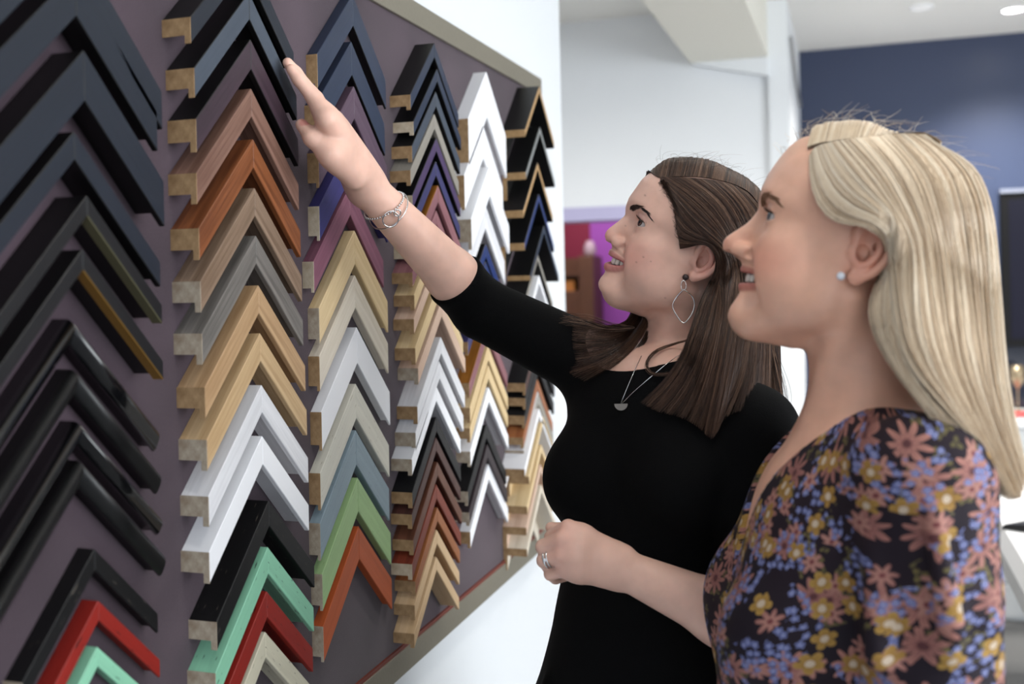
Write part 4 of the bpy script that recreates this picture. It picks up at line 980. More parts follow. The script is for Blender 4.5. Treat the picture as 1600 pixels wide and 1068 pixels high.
SKIN_B = srgb3(229, 185, 166); SKIN_W = srgb3(229, 177, 151)
FEET_B = V3(-.27, 1.38, 0); FEET_W = V3(.03, 1.05, 0)
WB = empty('person', FEET_B, 'dark-haired woman in a black dress reaching up to touch a grey frame sample', 'person')
WWm = empty('person', FEET_W, 'blonde woman in a floral navy dress smiling up at the samples, nearest the camera', 'person')
def tone_b(V):
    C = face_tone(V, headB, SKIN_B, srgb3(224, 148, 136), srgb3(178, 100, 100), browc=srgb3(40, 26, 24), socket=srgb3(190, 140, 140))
    L = headB.local(V)
    for c, s_ in (((.088, .030, .058), .0011), ((.066, .050, -.018), .0011), ((.072, .047, -.028), .0010), ((.055, .054, -.020), .0009), ((.095, .009, .008), .0009), ((.020, .060, -.06), .0010)):
        d = np.linalg.norm(L[:, [0, 2]] - np.array((c[0], c[2])), axis=1) + (np.abs(L[:, 1] - c[1]) > .03) * 1; C = mixc(C, srgb3(130, 80, 70), .6 * np.exp(-(d / s_) ** 2))
    # nails and knuckles
    hdd = SB_SH[4]
    d = np.linalg.norm(V - (hdd.h1['nail'] + V3(.006, -.003, .0)), axis=1); C = mixc(C, srgb3(214, 130, 124), .7 * np.clip((.0085 - d) / .002, 0, 1))
    for k in hdd.K: C = mixc(C, srgb3(224, 160, 145), .4 * np.exp(-(np.linalg.norm(V - k, axis=1) / .014) ** 2))
    return C
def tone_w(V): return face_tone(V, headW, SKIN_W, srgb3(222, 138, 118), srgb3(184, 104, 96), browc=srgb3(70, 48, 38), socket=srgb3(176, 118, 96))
M_SKB = skin_mat('fair_skin', .45, .12); M_SKW = skin_mat('tan_skin', .40, .12)
SB_SH = skin_b_shapes()
skinB, VB = build_skin('body', SB_SH, [0, .012, .02, .006, .004], (-.72, .96, 1.0), (.02, 1.60, 1.90), .0021 if HQ else .003, WB, M_SKB, tone_b, headB, .00115 if HQ else .002, -.105)
M_EYB = eye_mat('eye_dark', srgb(70, 50, 44)); M_EYW = eye_mat('eye_blue', srgb(82, 86, 90))
add_eyes(headB, WB, M_EYB, (1, .42, .14)); add_teeth(headB, WB)
M_BROW = mat('brow_dark', srgb(42, 26, 24), .6); M_BROWL = mat('brow_light', srgb(140, 102, 74), .6)
BRP = [(.011, .0315), (.019, .0345), (.028, .0380), (.037, .0405), (.046, .0385), (.053, .0335)]
brow(headB, WB, M_BROW, BRP, .0066, 1000); lashes(headB, WB, M_BROW)
# ---- blonde
w_neck = headW.world((-.060, 0, -.165))
w_L = at(1440, 752, .885); w_far = at(1325, 712, 1.15)
w_lat = (w_L - w_far) * V3(1, 1, 0); w_lat /= np.linalg.norm(w_lat); w_fwd = np.cross(w_lat, V3(0, 0, 1))
if w_fwd[0] > 0: w_fwd = -w_fwd
RtW = np.stack([w_fwd, np.cross(V3(0, 0, 1), w_fwd), V3(0, 0, 1)])
w_el = at(1462, 1160, .85); w_elf = w_far + V3(.02, .03, -.27)
def torso_w():
    s = Shape(); c1 = (w_L + w_far) / 2 + V3(0, 0, -.11) ; E = lambda c, r, k: s.ell(c, r, k, 1, RtW)
    E(c1, (.100, .138, .155), 0)
    s.cone(w_L + V3(0, 0, -.01), w_far + V3(0, 0, -.01), .048, .048, k=.05)
    for e_ in (w_L, w_far): s.cone(w_neck + V3(0, 0, -.005), e_ * .6 + w_neck * .4 + V3(0, 0, -.016), .042, .038, k=.04)
    for q in (1, -1): E(c1 + w_fwd * .100 + w_lat * (.066 * q) + V3(0, 0, -.045), (.066, .068, .074), .05)
    E(c1 + w_fwd * .062 + V3(0, 0, .045), (.062, .115, .085), .05)
    E(c1 + V3(0, 0, -.19) + w_fwd * .03, (.135, .135, .17), .06)
    return s
def skin_w_shapes():
    neck = Shape(headW.o, headW.R, headW.sc)
    neck.cone((-.022, 0, -.05), (-.056, 0, -.145), .052, .0530, k=.02); neck.cone((-.056, 0, -.145), (-.064, 0, -.19), .053, .064, k=.02)
    neck.cone((-.012, .054, -.040), (-.010, .016, -.185), .0095, .0075, k=.02); neck.cone((-.012, -.054, -.040), (-.010, -.016, -.185), .0095, .0075, k=.02)
    to = torso_w(); cb = (w_L + w_far) / 2 + w_fwd * .064 + V3(0, 0, .014)
    for q, e_ in ((1, w_L), (-1, w_far)): to.cone(cb + w_lat * (.014 * q), e_ * .4 + w_neck * .6 + w_fwd * .05 + V3(0, 0, .005), .005, .005, k=.02)
    ar = Shape(); ar.cone(w_L, w_el, .050, .042, k=.03); ar.cone(w_far, w_elf, .048, .040, k=.03)
    return [headW, neck, to, ar]
SW_SH = skin_w_shapes()
skinW, VW_ = build_skin('body', SW_SH, [0, .012, .02, .006], (-.30, .70, .95), (.30, 1.40, 1.72), .0026 if HQ else .0035, WWm, M_SKW, tone_w, headW, .0013 if HQ else .002, -.105)
add_eyes(headW, WWm, M_EYW, (1, .40, .14)); add_teeth(headW, WWm)
brow(headW, WWm, M_BROWL, BRP, .0080, 800, seed=5); lashes(headW, WWm, mat('lash', srgb(60, 44, 36), .6), ln=.007)
# ------------------------------------------------------------------ clothes
def seg_d(P_, a, b):
    ba = b - a; t = np.clip(((P_ - a) @ ba) / (ba @ ba), 0, 1); return np.linalg.norm(P_ - a - t[..., None] * ba, axis=-1)
def dress_b_post(P_, d):
    L_ = (P_ - b_neck); f = L_ @ b_fwd; l = L_ @ b_lat; z = L_[..., 2]
    e = np.sqrt((f - .030) ** 2 / .120 ** 2 + l ** 2 / .100 ** 2 + (z - .058) ** 2 / .070 ** 2); d = smax(d, -(e - 1) * .07, .003)
    for el, wr, off in ((b_elR, b_wrR, .070),):
        n = (wr - el) / np.linalg.norm(wr - el); pl = (P_ - el - n * off) @ n
        near = (seg_d(P_, el, wr) < .085) & (pl > -.05); d = np.where(near, smax(d, pl, .002), d)
    return d
def dress_b_shapes():
    to = torso_b(); ar = arms_b(False, False)
    n = (b_elR - b_R) / np.linalg.norm(b_elR - b_R); r_ = np.random.default_rng(5)
    c1 = (b_L + b_R) / 2 + V3(0, 0, -.10)
    # skirt flaring from the waist with soft folds
    to.cone(c1 + V3(0, 0, -.13), c1 + V3(0, 0, -.60), .118, .315, k=.05)
    for k in range(14):
        a = 2 * math.pi * k / 14 + r_.normal(0, .12); dv = V3(math.cos(a), math.sin(a), 0); to.cone(c1 + dv * .176 + V3(0, 0, -.27), c1 + dv * .315 + V3(0, 0, -.62), .004, .018, k=.02)
    return [to, ar]
M_BLK = mat('black_jersey', srgb(5, 5, 6), .85, spec=.12, bump=.5, bscale=700)
M_BLK.node_tree.nodes['Principled BSDF'].inputs['Sheen Weight'].default_value = .0
Fd = Field(dress_b_shapes(), [0, .02], dress_b_post, off=.005); Vd, qd = polygonise(Fd, (-.72, .96, .66), (.14, 1.74, 1.60), .0032 if HQ else .005); Vd = smooth_mesh(Vd, qd, 2, .5)
fill_gaps(fast_mesh('dress', Vd, qd, M_BLK, WB))

def dress_w_post(P_, d):
    L_ = (P_ - w_neck); f = L_ @ w_fwd; l = np.abs(L_ @ w_lat); z = P_[..., 2]
    tf = 1.205 + 2.7 * l; tb = 1.352 + .25 * l; w = np.clip((f + .02) / .06, 0, 1); thr = tb * (1 - w) + tf * w
    return smax(d, (z - thr) * .45, .003)
def floral():
    m, nt, b = new_mat('floral_fabric'); at_ = nt.nodes.new('ShaderNodeAttribute'); at_.attribute_name = 'fabric'
    N = nt.nodes.new; LK = nt.links.new
    def math_(op, a, b_=None, c=None):
        n = N('ShaderNodeMath'); n.operation = op
        for i, v in enumerate((a, b_, c)):
            if v is None: continue
            if isinstance(v, (int, float)): n.inputs[i].default_value = v
            else: LK(v, n.inputs[i])
        return n.outputs[0]
    nz = N('ShaderNodeTexNoise'); nz.inputs['Scale'].default_value = 45; LK(at_.outputs['Vector'], nz.inputs['Vector'])
    wv = N('ShaderNodeVectorMath'); wv.operation = 'MULTIPLY_ADD'; LK(nz.outputs['Color'], wv.inputs[0]); wv.inputs[1].default_value = (.006, .006, 0); LK(at_.outputs['Vector'], wv.inputs[2])
    base = N('ShaderNodeMix'); base.data_type = 'RGBA'; base.inputs['A'].default_value = srgb(14, 14, 26); base.inputs['B'].default_value = srgb(38, 22, 30)
    n2 = N('ShaderNodeTexNoise'); n2.inputs['Scale'].default_value = 9; LK(at_.outputs['Vector'], n2.inputs['Vector']); LK(n2.outputs['Fac'], base.inputs['Factor']); col = base.outputs['Result']
    def layer(col, scale, seed, petals, R, sharp, keep, c1, c2, cc, cr0=.28, dens=None):
        mp = N('ShaderNodeMapping'); mp.inputs['Location'].default_value = (seed * 1.37, seed * .71, 0); LK(wv.outputs[0], mp.inputs['Vector'])
        v = N('ShaderNodeTexVoronoi'); v.voronoi_dimensions = '2D'; v.inputs['Scale'].default_value = scale; v.inputs['Randomness'].default_value = .85; LK(mp.outputs[0], v.inputs['Vector'])
        sb = N('ShaderNodeVectorMath'); sb.operation = 'SUBTRACT'; LK(mp.outputs[0], sb.inputs[0]); LK(v.outputs['Position'], sb.inputs[1])
        sx = N('ShaderNodeSeparateXYZ'); LK(sb.outputs[0], sx.inputs[0]); sc = N('ShaderNodeSeparateColor'); LK(v.outputs['Color'], sc.inputs[0])
        r = math_('MULTIPLY', math_('SQRT', math_('ADD', math_('MULTIPLY', sx.outputs[0], sx.outputs[0]), math_('MULTIPLY', sx.outputs[1], sx.outputs[1]))), scale)
        a = math_('ADD', math_('ARCTAN2', sx.outputs[1], sx.outputs[0]), math_('MULTIPLY', sc.outputs[0], 6.28))
        pc = math_('POWER', math_('ABSOLUTE', math_('COSINE', math_('MULTIPLY', a, petals / 2))), sharp)
        rad = math_('MULTIPLY', math_('ADD', math_('MULTIPLY', pc, .62), .38), R)
        mask = math_('MULTIPLY', math_('LESS_THAN', r, rad), math_('LESS_THAN', sc.outputs[1], keep))
        if dens is not None:
            dn = N('ShaderNodeTexNoise'); dn.inputs['Scale'].default_value = dens; dm = N('ShaderNodeMapping'); dm.inputs['Location'].default_value = (seed, seed, 0); LK(wv.outputs[0], dm.inputs[0]); LK(dm.outputs[0], dn.inputs['Vector'])
            mask = math_('MULTIPLY', mask, math_('GREATER_THAN', dn.outputs['Fac'], .5))
        pcol = N('ShaderNodeMix'); pcol.data_type = 'RGBA'; pcol.inputs['A'].default_value = c2; pcol.inputs['B'].default_value = c1
        LK(math_('MULTIPLY', math_('DIVIDE', r, rad), math_('ADD', math_('MULTIPLY', sc.outputs[2], .6), .4)), pcol.inputs['Factor'])
        ctr = N('ShaderNodeMix'); ctr.data_type = 'RGBA'; LK(math_('LESS_THAN', r, R * cr0), ctr.inputs['Factor']); LK(pcol.outputs['Result'], ctr.inputs['A']); ctr.inputs['B'].default_value = cc
        mx = N('ShaderNodeMix'); mx.data_type = 'RGBA'; LK(mask, mx.inputs['Factor']); LK(col, mx.inputs['A']); LK(ctr.outputs['Result'], mx.inputs['B']); return mx.outputs['Result']
    col = layer(col, 95, 8, 3, .48, 2.0, .55, srgb(112, 100, 60), srgb(70, 66, 44), srgb(60, 50, 40), dens=14)
    col = layer(col, 31, 1, 9, .52, 1.6, .55, srgb(172, 120, 108), srgb(114, 72, 70), srgb(84, 48, 50), .18)
    col = layer(col, 47, 3, 7, .52, 1.4, .42, srgb(138, 92, 86), srgb(170, 124, 112), srgb(110, 60, 60), .2)
    col = layer(col, 150, 5, 5, .50, .6, .7, srgb(118, 124, 168), srgb(84, 90, 134), srgb(160, 164, 196), .22, dens=22)
    col = layer(col, 43, 7, 5, .40, .5, .42, srgb(166, 132, 68), srgb(130, 94, 44), srgb(184, 166, 146), .34)
    LK(col, b.inputs['Base Color']); b.inputs['Roughness'].default_value = .7; b.inputs['Specular IOR Level'].default_value = .25
    n3 = N('ShaderNodeTexNoise'); n3.inputs['Scale'].default_value = 700; LK(at_.outputs['Vector'], n3.inputs['Vector']); bp = N('ShaderNodeBump'); bp.inputs['Strength'].default_value = .3; bp.inputs['Distance'].default_value = .0005
    LK(n3.outputs['Fac'], bp.inputs['Height']); LK(bp.outputs['Normal'], b.inputs['Normal']); return m
shw = [torso_w()]; arw = Shape(); arw.cone(w_L, w_el, .054, .050, k=.035); arw.cone(w_far, w_elf, .050, .046, k=.03); shw.append(arw)
# soft drape folds below the bust and on the sleeve
r_ = np.random.default_rng(9); c1w = (w_L + w_far) / 2
for k in range(9):
    a = -1.2 + 2.4 * k / 8; dv = w_fwd * math.cos(a) + w_lat * math.sin(a); shw[0].cone(c1w + dv * .125 + V3(0, 0, -.20), c1w + dv * .150 + V3(0, 0, -.50), .004, .010, k=.02)
for k in range(5):
    o_ = V3(*(r_.normal(0, .012, 3))); arw.cone(w_L + V3(-.03 + .015 * k, -.045, -.03) + o_, w_el + V3(-.035 + .018 * k, -.042, .1) + o_, .003, .006, k=.015)
Fw = Field(shw, [0, .02], dress_w_post, off=.005); Vw2, qw2 = polygonise(Fw, (-.30, .72, .93), (.32, 1.42, 1.45), .0032 if HQ else .005); Vw2 = smooth_mesh(Vw2, qw2, 2, .5)
dw = fill_gaps(fast_mesh('dress', Vw2, qw2, floral(), WWm))
Lw = Vw2 - c1w; uang = np.arctan2(Lw @ w_lat, Lw @ w_fwd); fa = dw.data.attributes.new('fabric', 'FLOAT_VECTOR', 'POINT')
fa.data.foreach_set('vector', np.stack([uang * .145, Vw2[:, 2] + .15 * (Lw @ w_fwd), np.zeros(len(Vw2))], 1).astype(np.float32).ravel())

Fs = Field(SB_SH, [0, .012, .02, .02, .004])
def on_b(px, py, off=.0015):
    """first point of the dark-haired woman's dress or skin behind a photo point"""
    d = at(px, py, 1.0) - cC; ts = np.linspace(1.05, 1.6, 500); Q = cC + ts[:, None] * d; D = np.minimum(Fs.ev(Q), Fd.ev(Q)) - off; i = np.where(D < 0)[0]; return Q[i[0]] if len(i) else Q[np.argmin(D)]
# ------------------------------------------------------------------ hair
def hit(hd, px, py, off, z0=.8, z1=1.7, fld=None):
    """where the view ray of a photo point meets the head inflated by off"""
    d = at(px, py, 1.0) - cC; ts = np.linspace(z0, z1, 700); Q = cC + ts[:, None] * d; D = (fld or hd).ev(Q) - off
    i = np.where(D < 0)[0]
    if len(i): return Q[i[0]]
    return Q[np.argmin(D)]
def cat_resample(P_, n):
    """Catmull-Rom along axis 0"""
    P_ = np.asarray(P_, float); m = len(P_); t = np.linspace(0, m - 1, n); i = np.minimum(t.astype(int), m - 2); f = (t - i).reshape((-1,) + (1,) * (P_.ndim - 1))
    g = lambda k: P_[np.clip(k, 0, m - 1)]; a, b, c, d = g(i - 1), g(i), g(i + 1), g(i + 2)
    return .5 * (2 * b + (c - a) * f + (2 * a - 5 * b + 4 * c - d) * f ** 2 + (3 * b - a - 3 * c + d) * f ** 3)
def sheet_grid(guides, nu, nt):
    G_ = np.stack([cat_resample(np.array(g), nt) for g in guides])
    for _ in range(5): G_[:, 1:-1] = G_[:, 1:-1] * .5 + .25 * (G_[:, :-2] + G_[:, 2:])
    return cat_resample(G_, nu)
def hair_sheet(name, guides, K, thick, r, m, parent, pal, out_c, seed=0, clump=40, S_=22, spread=.35, cut=.12, wob=.0012, base=True, basem=None, tipthin=.7, tv=None, under=.86):
    r_ = np.random.default_rng(seed); NU, NT = 60, S_; Gd = sheet_grid(guides, NU, NT)
    du = np.gradient(Gd, axis=0); dt = np.gradient(Gd, axis=1); nrm = np.cross(du, dt); nrm /= np.linalg.norm(nrm, axis=2, keepdims=True) + 1e-9
    sg = np.sign(((Gd - out_c) * nrm).sum(2).mean() + 1e-9); nrm = nrm * sg
    u0 = r_.random(K) * (NU - 1); cc = np.sort(r_.random(clump)) * (NU - 1); ci = np.abs(u0[:, None] - cc[None]).argmin(1); cen = cc[ci]; ph = r_.random((K, 2)) * 6.28; cph = r_.random((clump, 3))
    T = np.linspace(0, 1, NT)[None] * (1 - cut * r_.random((K, 1)) ** 1.5)
    ut = u0[:, None] + (cen - u0)[:, None] * spread * T ** 1.3 + .35 * np.sin(T * 3 + cph[ci, :1] * 6.28) * T; ut = np.clip(ut, 0, NU - 1.001)
    ti = np.clip(T * (NT - 1), 0, NT - 1.001); a = ut.astype(int); b_ = ti.astype(int); fa, fb = (ut - a)[..., None], (ti - b_)[..., None]
    bi = lambda A: A[a, b_] * (1 - fa) * (1 - fb) + A[a + 1, b_] * fa * (1 - fb) + A[a, b_ + 1] * (1 - fa) * fb + A[a + 1, b_ + 1] * fa * fb
    P_ = bi(Gd); Nn = bi(nrm); prof = np.clip(T / .18, 0, 1) * .8 + .2 if tv is None else np.interp(T, np.linspace(0, 1, len(tv)), tv)
    dep = (r_.random(K) ** .6)[:, None]; dep = .78 * dep + .22 * cph[ci, 1:2]
    P_ = P_ + Nn * (thick * dep * prof)[..., None]
    P_ = P_ + Nn * (wob * np.sin(T * 7 + ph[:, :1]))[..., None] * T[..., None]
    tang = bi(du); tang /= np.linalg.norm(tang, axis=2, keepdims=True) + 1e-9; P_ = P_ + tang * (wob * 1.5 * np.sin(T * 6 + ph[:, 1:]))[..., None] * T[..., None]
    pal = np.array(pal); w = np.clip(.42 * cph[ci, 2] + .58 * r_.random(K), 0, .999) * (len(pal) - 1); i = w.astype(int); f = (w - i)[:, None]; cols = pal[i] * (1 - f) + pal[np.minimum(i + 1, len(pal) - 1)] * f
    if base:
        q = []; idx = np.arange(NU * NT).reshape(NU, NT); q = np.stack([idx[:-1, :-1], idx[1:, :-1], idx[1:, 1:], idx[:-1, 1:]], -1).reshape(-1, 4)
        e = (nrm * .0015)
        nt2 = int(NT * under); Gb = Gd[:, :nt2] - e[:, :nt2]; idx = np.arange(NU * nt2).reshape(NU, nt2); q = np.stack([idx[:-1, :-1], idx[1:, :-1], idx[1:, 1:], idx[:-1, 1:]], -1).reshape(-1, 4)
        fast_mesh('hair_underlayer', Gb.reshape(-1, 3), q, basem, parent)
    return strands(name, P_, r * (.7 + .6 * r_.random(K)), m, parent, cols, taper=tipthin)
def hair_mat(name, rough=.34, spec=.5, coat=.0):
    m, nt, b = new_mat(name); a = nt.nodes.new('ShaderNodeVertexColor'); a.layer_name = 'tone'; nt.links.new(a.outputs['Color'], b.inputs['Base Color'])
    b.inputs['Roughness'].default_value = rough; b.inputs['Specular IOR Level'].default_value = spec; return m
M_HB = hair_mat('dark_brown_hair', .34, .34); M_HBB = mat('dark_hair_under', srgb(34, 24, 21), .6)
M_HW = hair_mat('blonde_hair', .34, .5); M_HWB = mat('blonde_hair_under', srgb(132, 108, 82), .7)
PAL_B = [srgb3(26, 17, 14), srgb3(46, 31, 25), srgb3(74, 52, 41), srgb3(100, 74, 58), srgb3(146, 116, 96)]
PAL_W = [srgb3(128, 104, 82), srgb3(184, 156, 126), srgb3(214, 190, 160), srgb3(228, 208, 180), srgb3(236, 220, 196), srgb3(240, 228, 210)]
# ---- brunette, near side: from the parting behind the ear, down over the near shoulder
def gB(root, mids, falls, o1=.006, o2=.010):
    out = [hit(headB, *root, .002)] + [hit(headB, x, y, o1 if i == 0 else o2) for i, (x, y) in enumerate(mids)]
    return out + [(on_b(x, y, .006) if (x, y) in CH else at(x, y, Z)) for x, y, Z in falls]
CH = {(1060, 588), (1003, 632), (1076, 600), (1030, 645), (1092, 615), (1066, 655), (1107, 628), (1092, 670), (1120, 636), (1112, 686), (1138, 622), (1124, 668)}
NB = [
 gB((1063, 388), [(1078, 386), (1096, 376), (1115, 379), (1128, 404)], [(1116, 440, 1.335), (1091, 475, 1.31), (1082, 530, 1.275), (1060, 588, 1.222), (1003, 632, 1.215)], o2=.005),
 gB((1058, 352), [(1070, 368), (1098, 371), (1119, 378), (1132, 406)], [(1125, 440, 1.33), (1108, 480, 1.303), (1098, 540, 1.26), (1076, 600, 1.213), (1030, 645, 1.205)], o2=.007),
 gB((1054, 316), [(1070, 350), (1101, 366), (1123, 378), (1136, 408)], [(1134, 440, 1.322), (1124, 480, 1.298), (1112, 548, 1.25), (1092, 615, 1.203), (1066, 655, 1.195)], o2=.008),
 gB((1042, 293), [(1062, 324), (1097, 356), (1122, 380), (1135, 410)], [(1137, 440, 1.315), (1135, 482, 1.295), (1125, 556, 1.245), (1107, 628, 1.20), (1092, 670, 1.19)]),
 gB((1032, 278), [(1066, 304), (1106, 342), (1130, 374), (1143, 406)], [(1146, 440, 1.315), (1146, 482, 1.293), (1137, 560, 1.24), (1120, 636, 1.195), (1112, 686, 1.185)]),
 gB((1056, 277), [(1094, 300), (1127, 338), (1145, 372), (1154, 406)], [(1157, 440, 1.32), (1158, 482, 1.298), (1151, 560, 1.245), (1138, 622, 1.20), (1124, 668, 1.19)]),
 gB((1088, 279), [(1122, 303), (1148, 342), (1160, 375), (1168, 410)], [(1171, 445, 1.325), (1173, 486, 1.31), (1169, 560, 1.275), (1163, 604, 1.25), (1152, 642, 1.235)]),
 gB((1120, 283), [(1148, 307), (1168, 344), (1178, 378), (1184, 412)], [(1188, 448, 1.345), (1190, 488, 1.335), (1187, 560, 1.32), (1187, 604, 1.31), (1184, 645, 1.30)]),
 gB((1146, 290), [(1170, 316), (1186, 350), (1195, 385), (1200, 420)], [(1203, 452, 1.37), (1205, 490, 1.37), (1204, 560, 1.36), (1207, 610, 1.35), (1213, 652, 1.34)]),
 gB((1168, 302), [(1186, 326), (1198, 356), (1205, 388), (1208, 420)], [(1210, 452, 1.40), (1211, 490, 1.39), (1210, 560, 1.38), (1213, 610, 1.37), (1219, 655, 1.36)]),
]
c_hb = headB.world((-.01, 0, .03))
hair_sheet('hair', NB, 13000 if HQ else 8000, .008, .00026, M_HB, WB, PAL_B, c_hb, 1, 110, spread=.34, cut=.24, under=.74, basem=M_HBB)
# far side: over the crown and down to the far shoulder
def far_guides(hd, roots, off, far_y, tails, back=.03, offs=(.25, .5, .8, 1.0)):
    out = []
    for i, r0 in enumerate(roots):
        a = hd.local(hit(hd, *r0, .002)); pts = [hd.world(a)]; 
        for k in range(1, 6):
            y = a[1] + (far_y - a[1]) * k / 5; x = a[0] - back * (k / 5) ** 1.5 * (1 if a[0] > -.02 else .4)
            zz = np.linspace(.20, -.02, 400); Q = np.stack([np.full(400, x), np.full(400, y), zz], 1); D = hd.ev(hd.world(Q)) - off * offs[min(i, len(offs) - 1)] * min(1, .45 + .25 * k); j = np.where(D < 0)[0]
            pts.append(hd.world((x, y, zz[j[0]] if len(j) else .02)))
        out.append(pts + [np.array(t) for t in tails[i]])
    return out
tl = lambda x, y, Z: at(x, y, Z)
FB = far_guides(headB, [(1012, 266), (1030, 277), (1060, 276), (1092, 277), (1120, 281), (1148, 289), (1172, 303), (1192, 330)], .006, -.076, [
 [tl(1004, 470, 1.46), on_b(990, 507, .012), on_b(950, 512, .012), on_b(897, 499, .010)],
 [tl(1010, 480, 1.46), on_b(990, 517, .011), on_b(950, 530, .010), on_b(893, 525, .008)],
 [tl(1020, 480, 1.46), on_b(992, 528, .010), on_b(952, 550, .008), on_b(898, 560, .007)],
 [tl(1030, 480, 1.47), on_b(996, 540, .009), on_b(960, 572, .008), on_b(908, 596, .007)],
 [tl(1100, 480, 1.50), tl(1110, 540, 1.48), tl(1120, 600, 1.46), tl(1125, 650, 1.45)],
 [tl(1150, 470, 1.50), tl(1160, 540, 1.47), tl(1170, 600, 1.43), tl(1180, 650, 1.40)],
 [tl(1185, 450, 1.48), tl(1195, 520, 1.45), tl(1200, 600, 1.42), tl(1205, 660, 1.38)],
 [tl(1198, 440, 1.46), tl(1205, 520, 1.43), tl(1208, 600, 1.40), tl(1215, 660, 1.37)]])
hair_sheet('hair', FB, 9000 if HQ else 6000, .005, .00026, M_HB, WB, PAL_B, c_hb, 2, 90, spread=.34, cut=.38, under=.72, basem=M_HBB)
# loose locks across the collar and flyaways
r_ = np.random.default_rng(21)
def loose(pts, n, sp, r, m, parent, pal, seed):
    rr = np.random.default_rng(seed); C0 = cat_resample(np.array(pts), 20); off = rr.normal(0, 1, (n, 1, 3)) * sp; w = np.linspace(.3, 1.3, 20)[None, :, None]; off2 = rr.normal(0, 1, (n, 1, 3)) * sp
    P_ = C0[None] + off * w + off2 * np.sin(np.linspace(0, 3, 20))[None, :, None]; pal = np.array(pal)
    strands('loose_hair', P_, r, m, parent, pal[rr.integers(0, len(pal), n)], taper=.7)
loose([tl(1096, 526, 1.28), on_b(1060, 535, .008), on_b(1025, 548, .008), on_b(1010, 568, .006), on_b(1022, 584, .006), on_b(1060, 580, .006), on_b(1088, 560, .008)], 22, .0011, .0003, M_HB, WB, PAL_B, 3)
loose([tl(1004, 490, 1.46), tl(995, 500, 1.45), tl(985, 510, 1.44), tl(978, 512, 1.43)], 14, .0025, .0003, M_HB, WB, PAL_B, 4)
loose([on_b(990, 512, .012), on_b(950, 512, .014), on_b(915, 502, .013), on_b(882, 497, .012)], 60, .004, .0003, M_HB, WB, PAL_B, 5)
loose([tl(1205, 540, 1.35), tl(1212, 580, 1.34), tl(1220, 620, 1.33), tl(1222, 655, 1.32)], 60, .004, .00025, M_HB, WB, PAL_B, 6)
def hairline(hd, guides, ks, n, m, parent, pal, seed, r=.00022, ln=.026):
    rr = np.random.default_rng(seed); R0 = cat_resample(np.array([guides[k][0] for k in ks]), 60); R1 = cat_resample(np.array([guides[k][1] for k in ks]), 60)
    i = rr.integers(0, 60, n); a = hd.local(R0[i]); d = hd.local(R1[i]) - a; d /= np.linalg.norm(d, axis=1)[:, None]; side = np.cross(d, a / np.linalg.norm(a, axis=1)[:, None]); sg = np.sign(side[:, 0:1]); side *= sg
    fw = np.abs(rr.normal(0, .0035, n))[:, None]; A_ = a + side * fw; L_ = ln * rr.uniform(.5, 1.1, (n, 1)); B_ = A_ + d * L_ * .5; C_ = A_ + d * L_ - side * fw * 1.2
    def on(Q, off):
        o_ = []; c = V3(.0, 0, .03)
        for q_ in Q:
            v = q_ - c; l = np.linalg.norm(v); t = np.linspace(.7, 1.25, 60); D = hd.ev(hd.world(c + v[None] * t[:, None])); j = np.argmax(D > 0); o_.append(c + v * t[j] + v / l * off)
        return np.array(o_)
    pal = np.array(pal); hairs('hairline_hair', hd.world(on(A_, -.001)), hd.world(on(B_, .003)), hd.world(on(C_, .005)), r, m, parent, pal[rr.integers(0, len(pal), n)])
def fly(hd, n, seed, parent, m, pal, xr, ln=.03, r=.00016, off=.012):
    rr = np.random.default_rng(seed); x = rr.uniform(xr[0], xr[1], n); y = rr.uniform(-.06, .04, n); A_ = []
    for i in range(n):
        zz = np.linspace(.2, .0, 300); Q = np.stack([np.full(300, x[i]), np.full(300, y[i]), zz], 1); D = hd.ev(hd.world(Q)) - off; j = np.where(D < 0)[0]; A_.append((x[i], y[i], zz[j[0]] if len(j) else .1))
    A_ = np.array(A_); up_ = np.stack([rr.normal(-.1, .6, n), rr.normal(0, .3, n), rr.uniform(.15, .8, n)], 1) * ln * rr.uniform(.4, 1.2, (n, 1)); B_ = A_ + up_; C_ = B_ + np.stack([rr.normal(-.5, .6, n), rr.normal(0, .3, n), rr.normal(.05, .3, n)], 1) * ln
    pal = np.array(pal); ts = np.linspace(0, 1, 9)[None, :, None]; P_ = A_[:, None] * (1 - ts) ** 2 + 2 * B_[:, None] * (1 - ts) * ts + C_[:, None] * ts ** 2
    strands('loose_hair', hd.world(P_.reshape(-1, 3)).reshape(P_.shape), r, m, parent, pal[rr.integers(0, len(pal), n)], taper=.6)
fly(headB, 90, 31, WB, M_HB, PAL_B, (-.09, .085), ln=.019, r=.00012, off=.008)
hairline(headB, NB, (0, 1, 2, 3, 4), 1100, M_HB, WB, PAL_B[:4], 41, r=.00013, ln=.02)
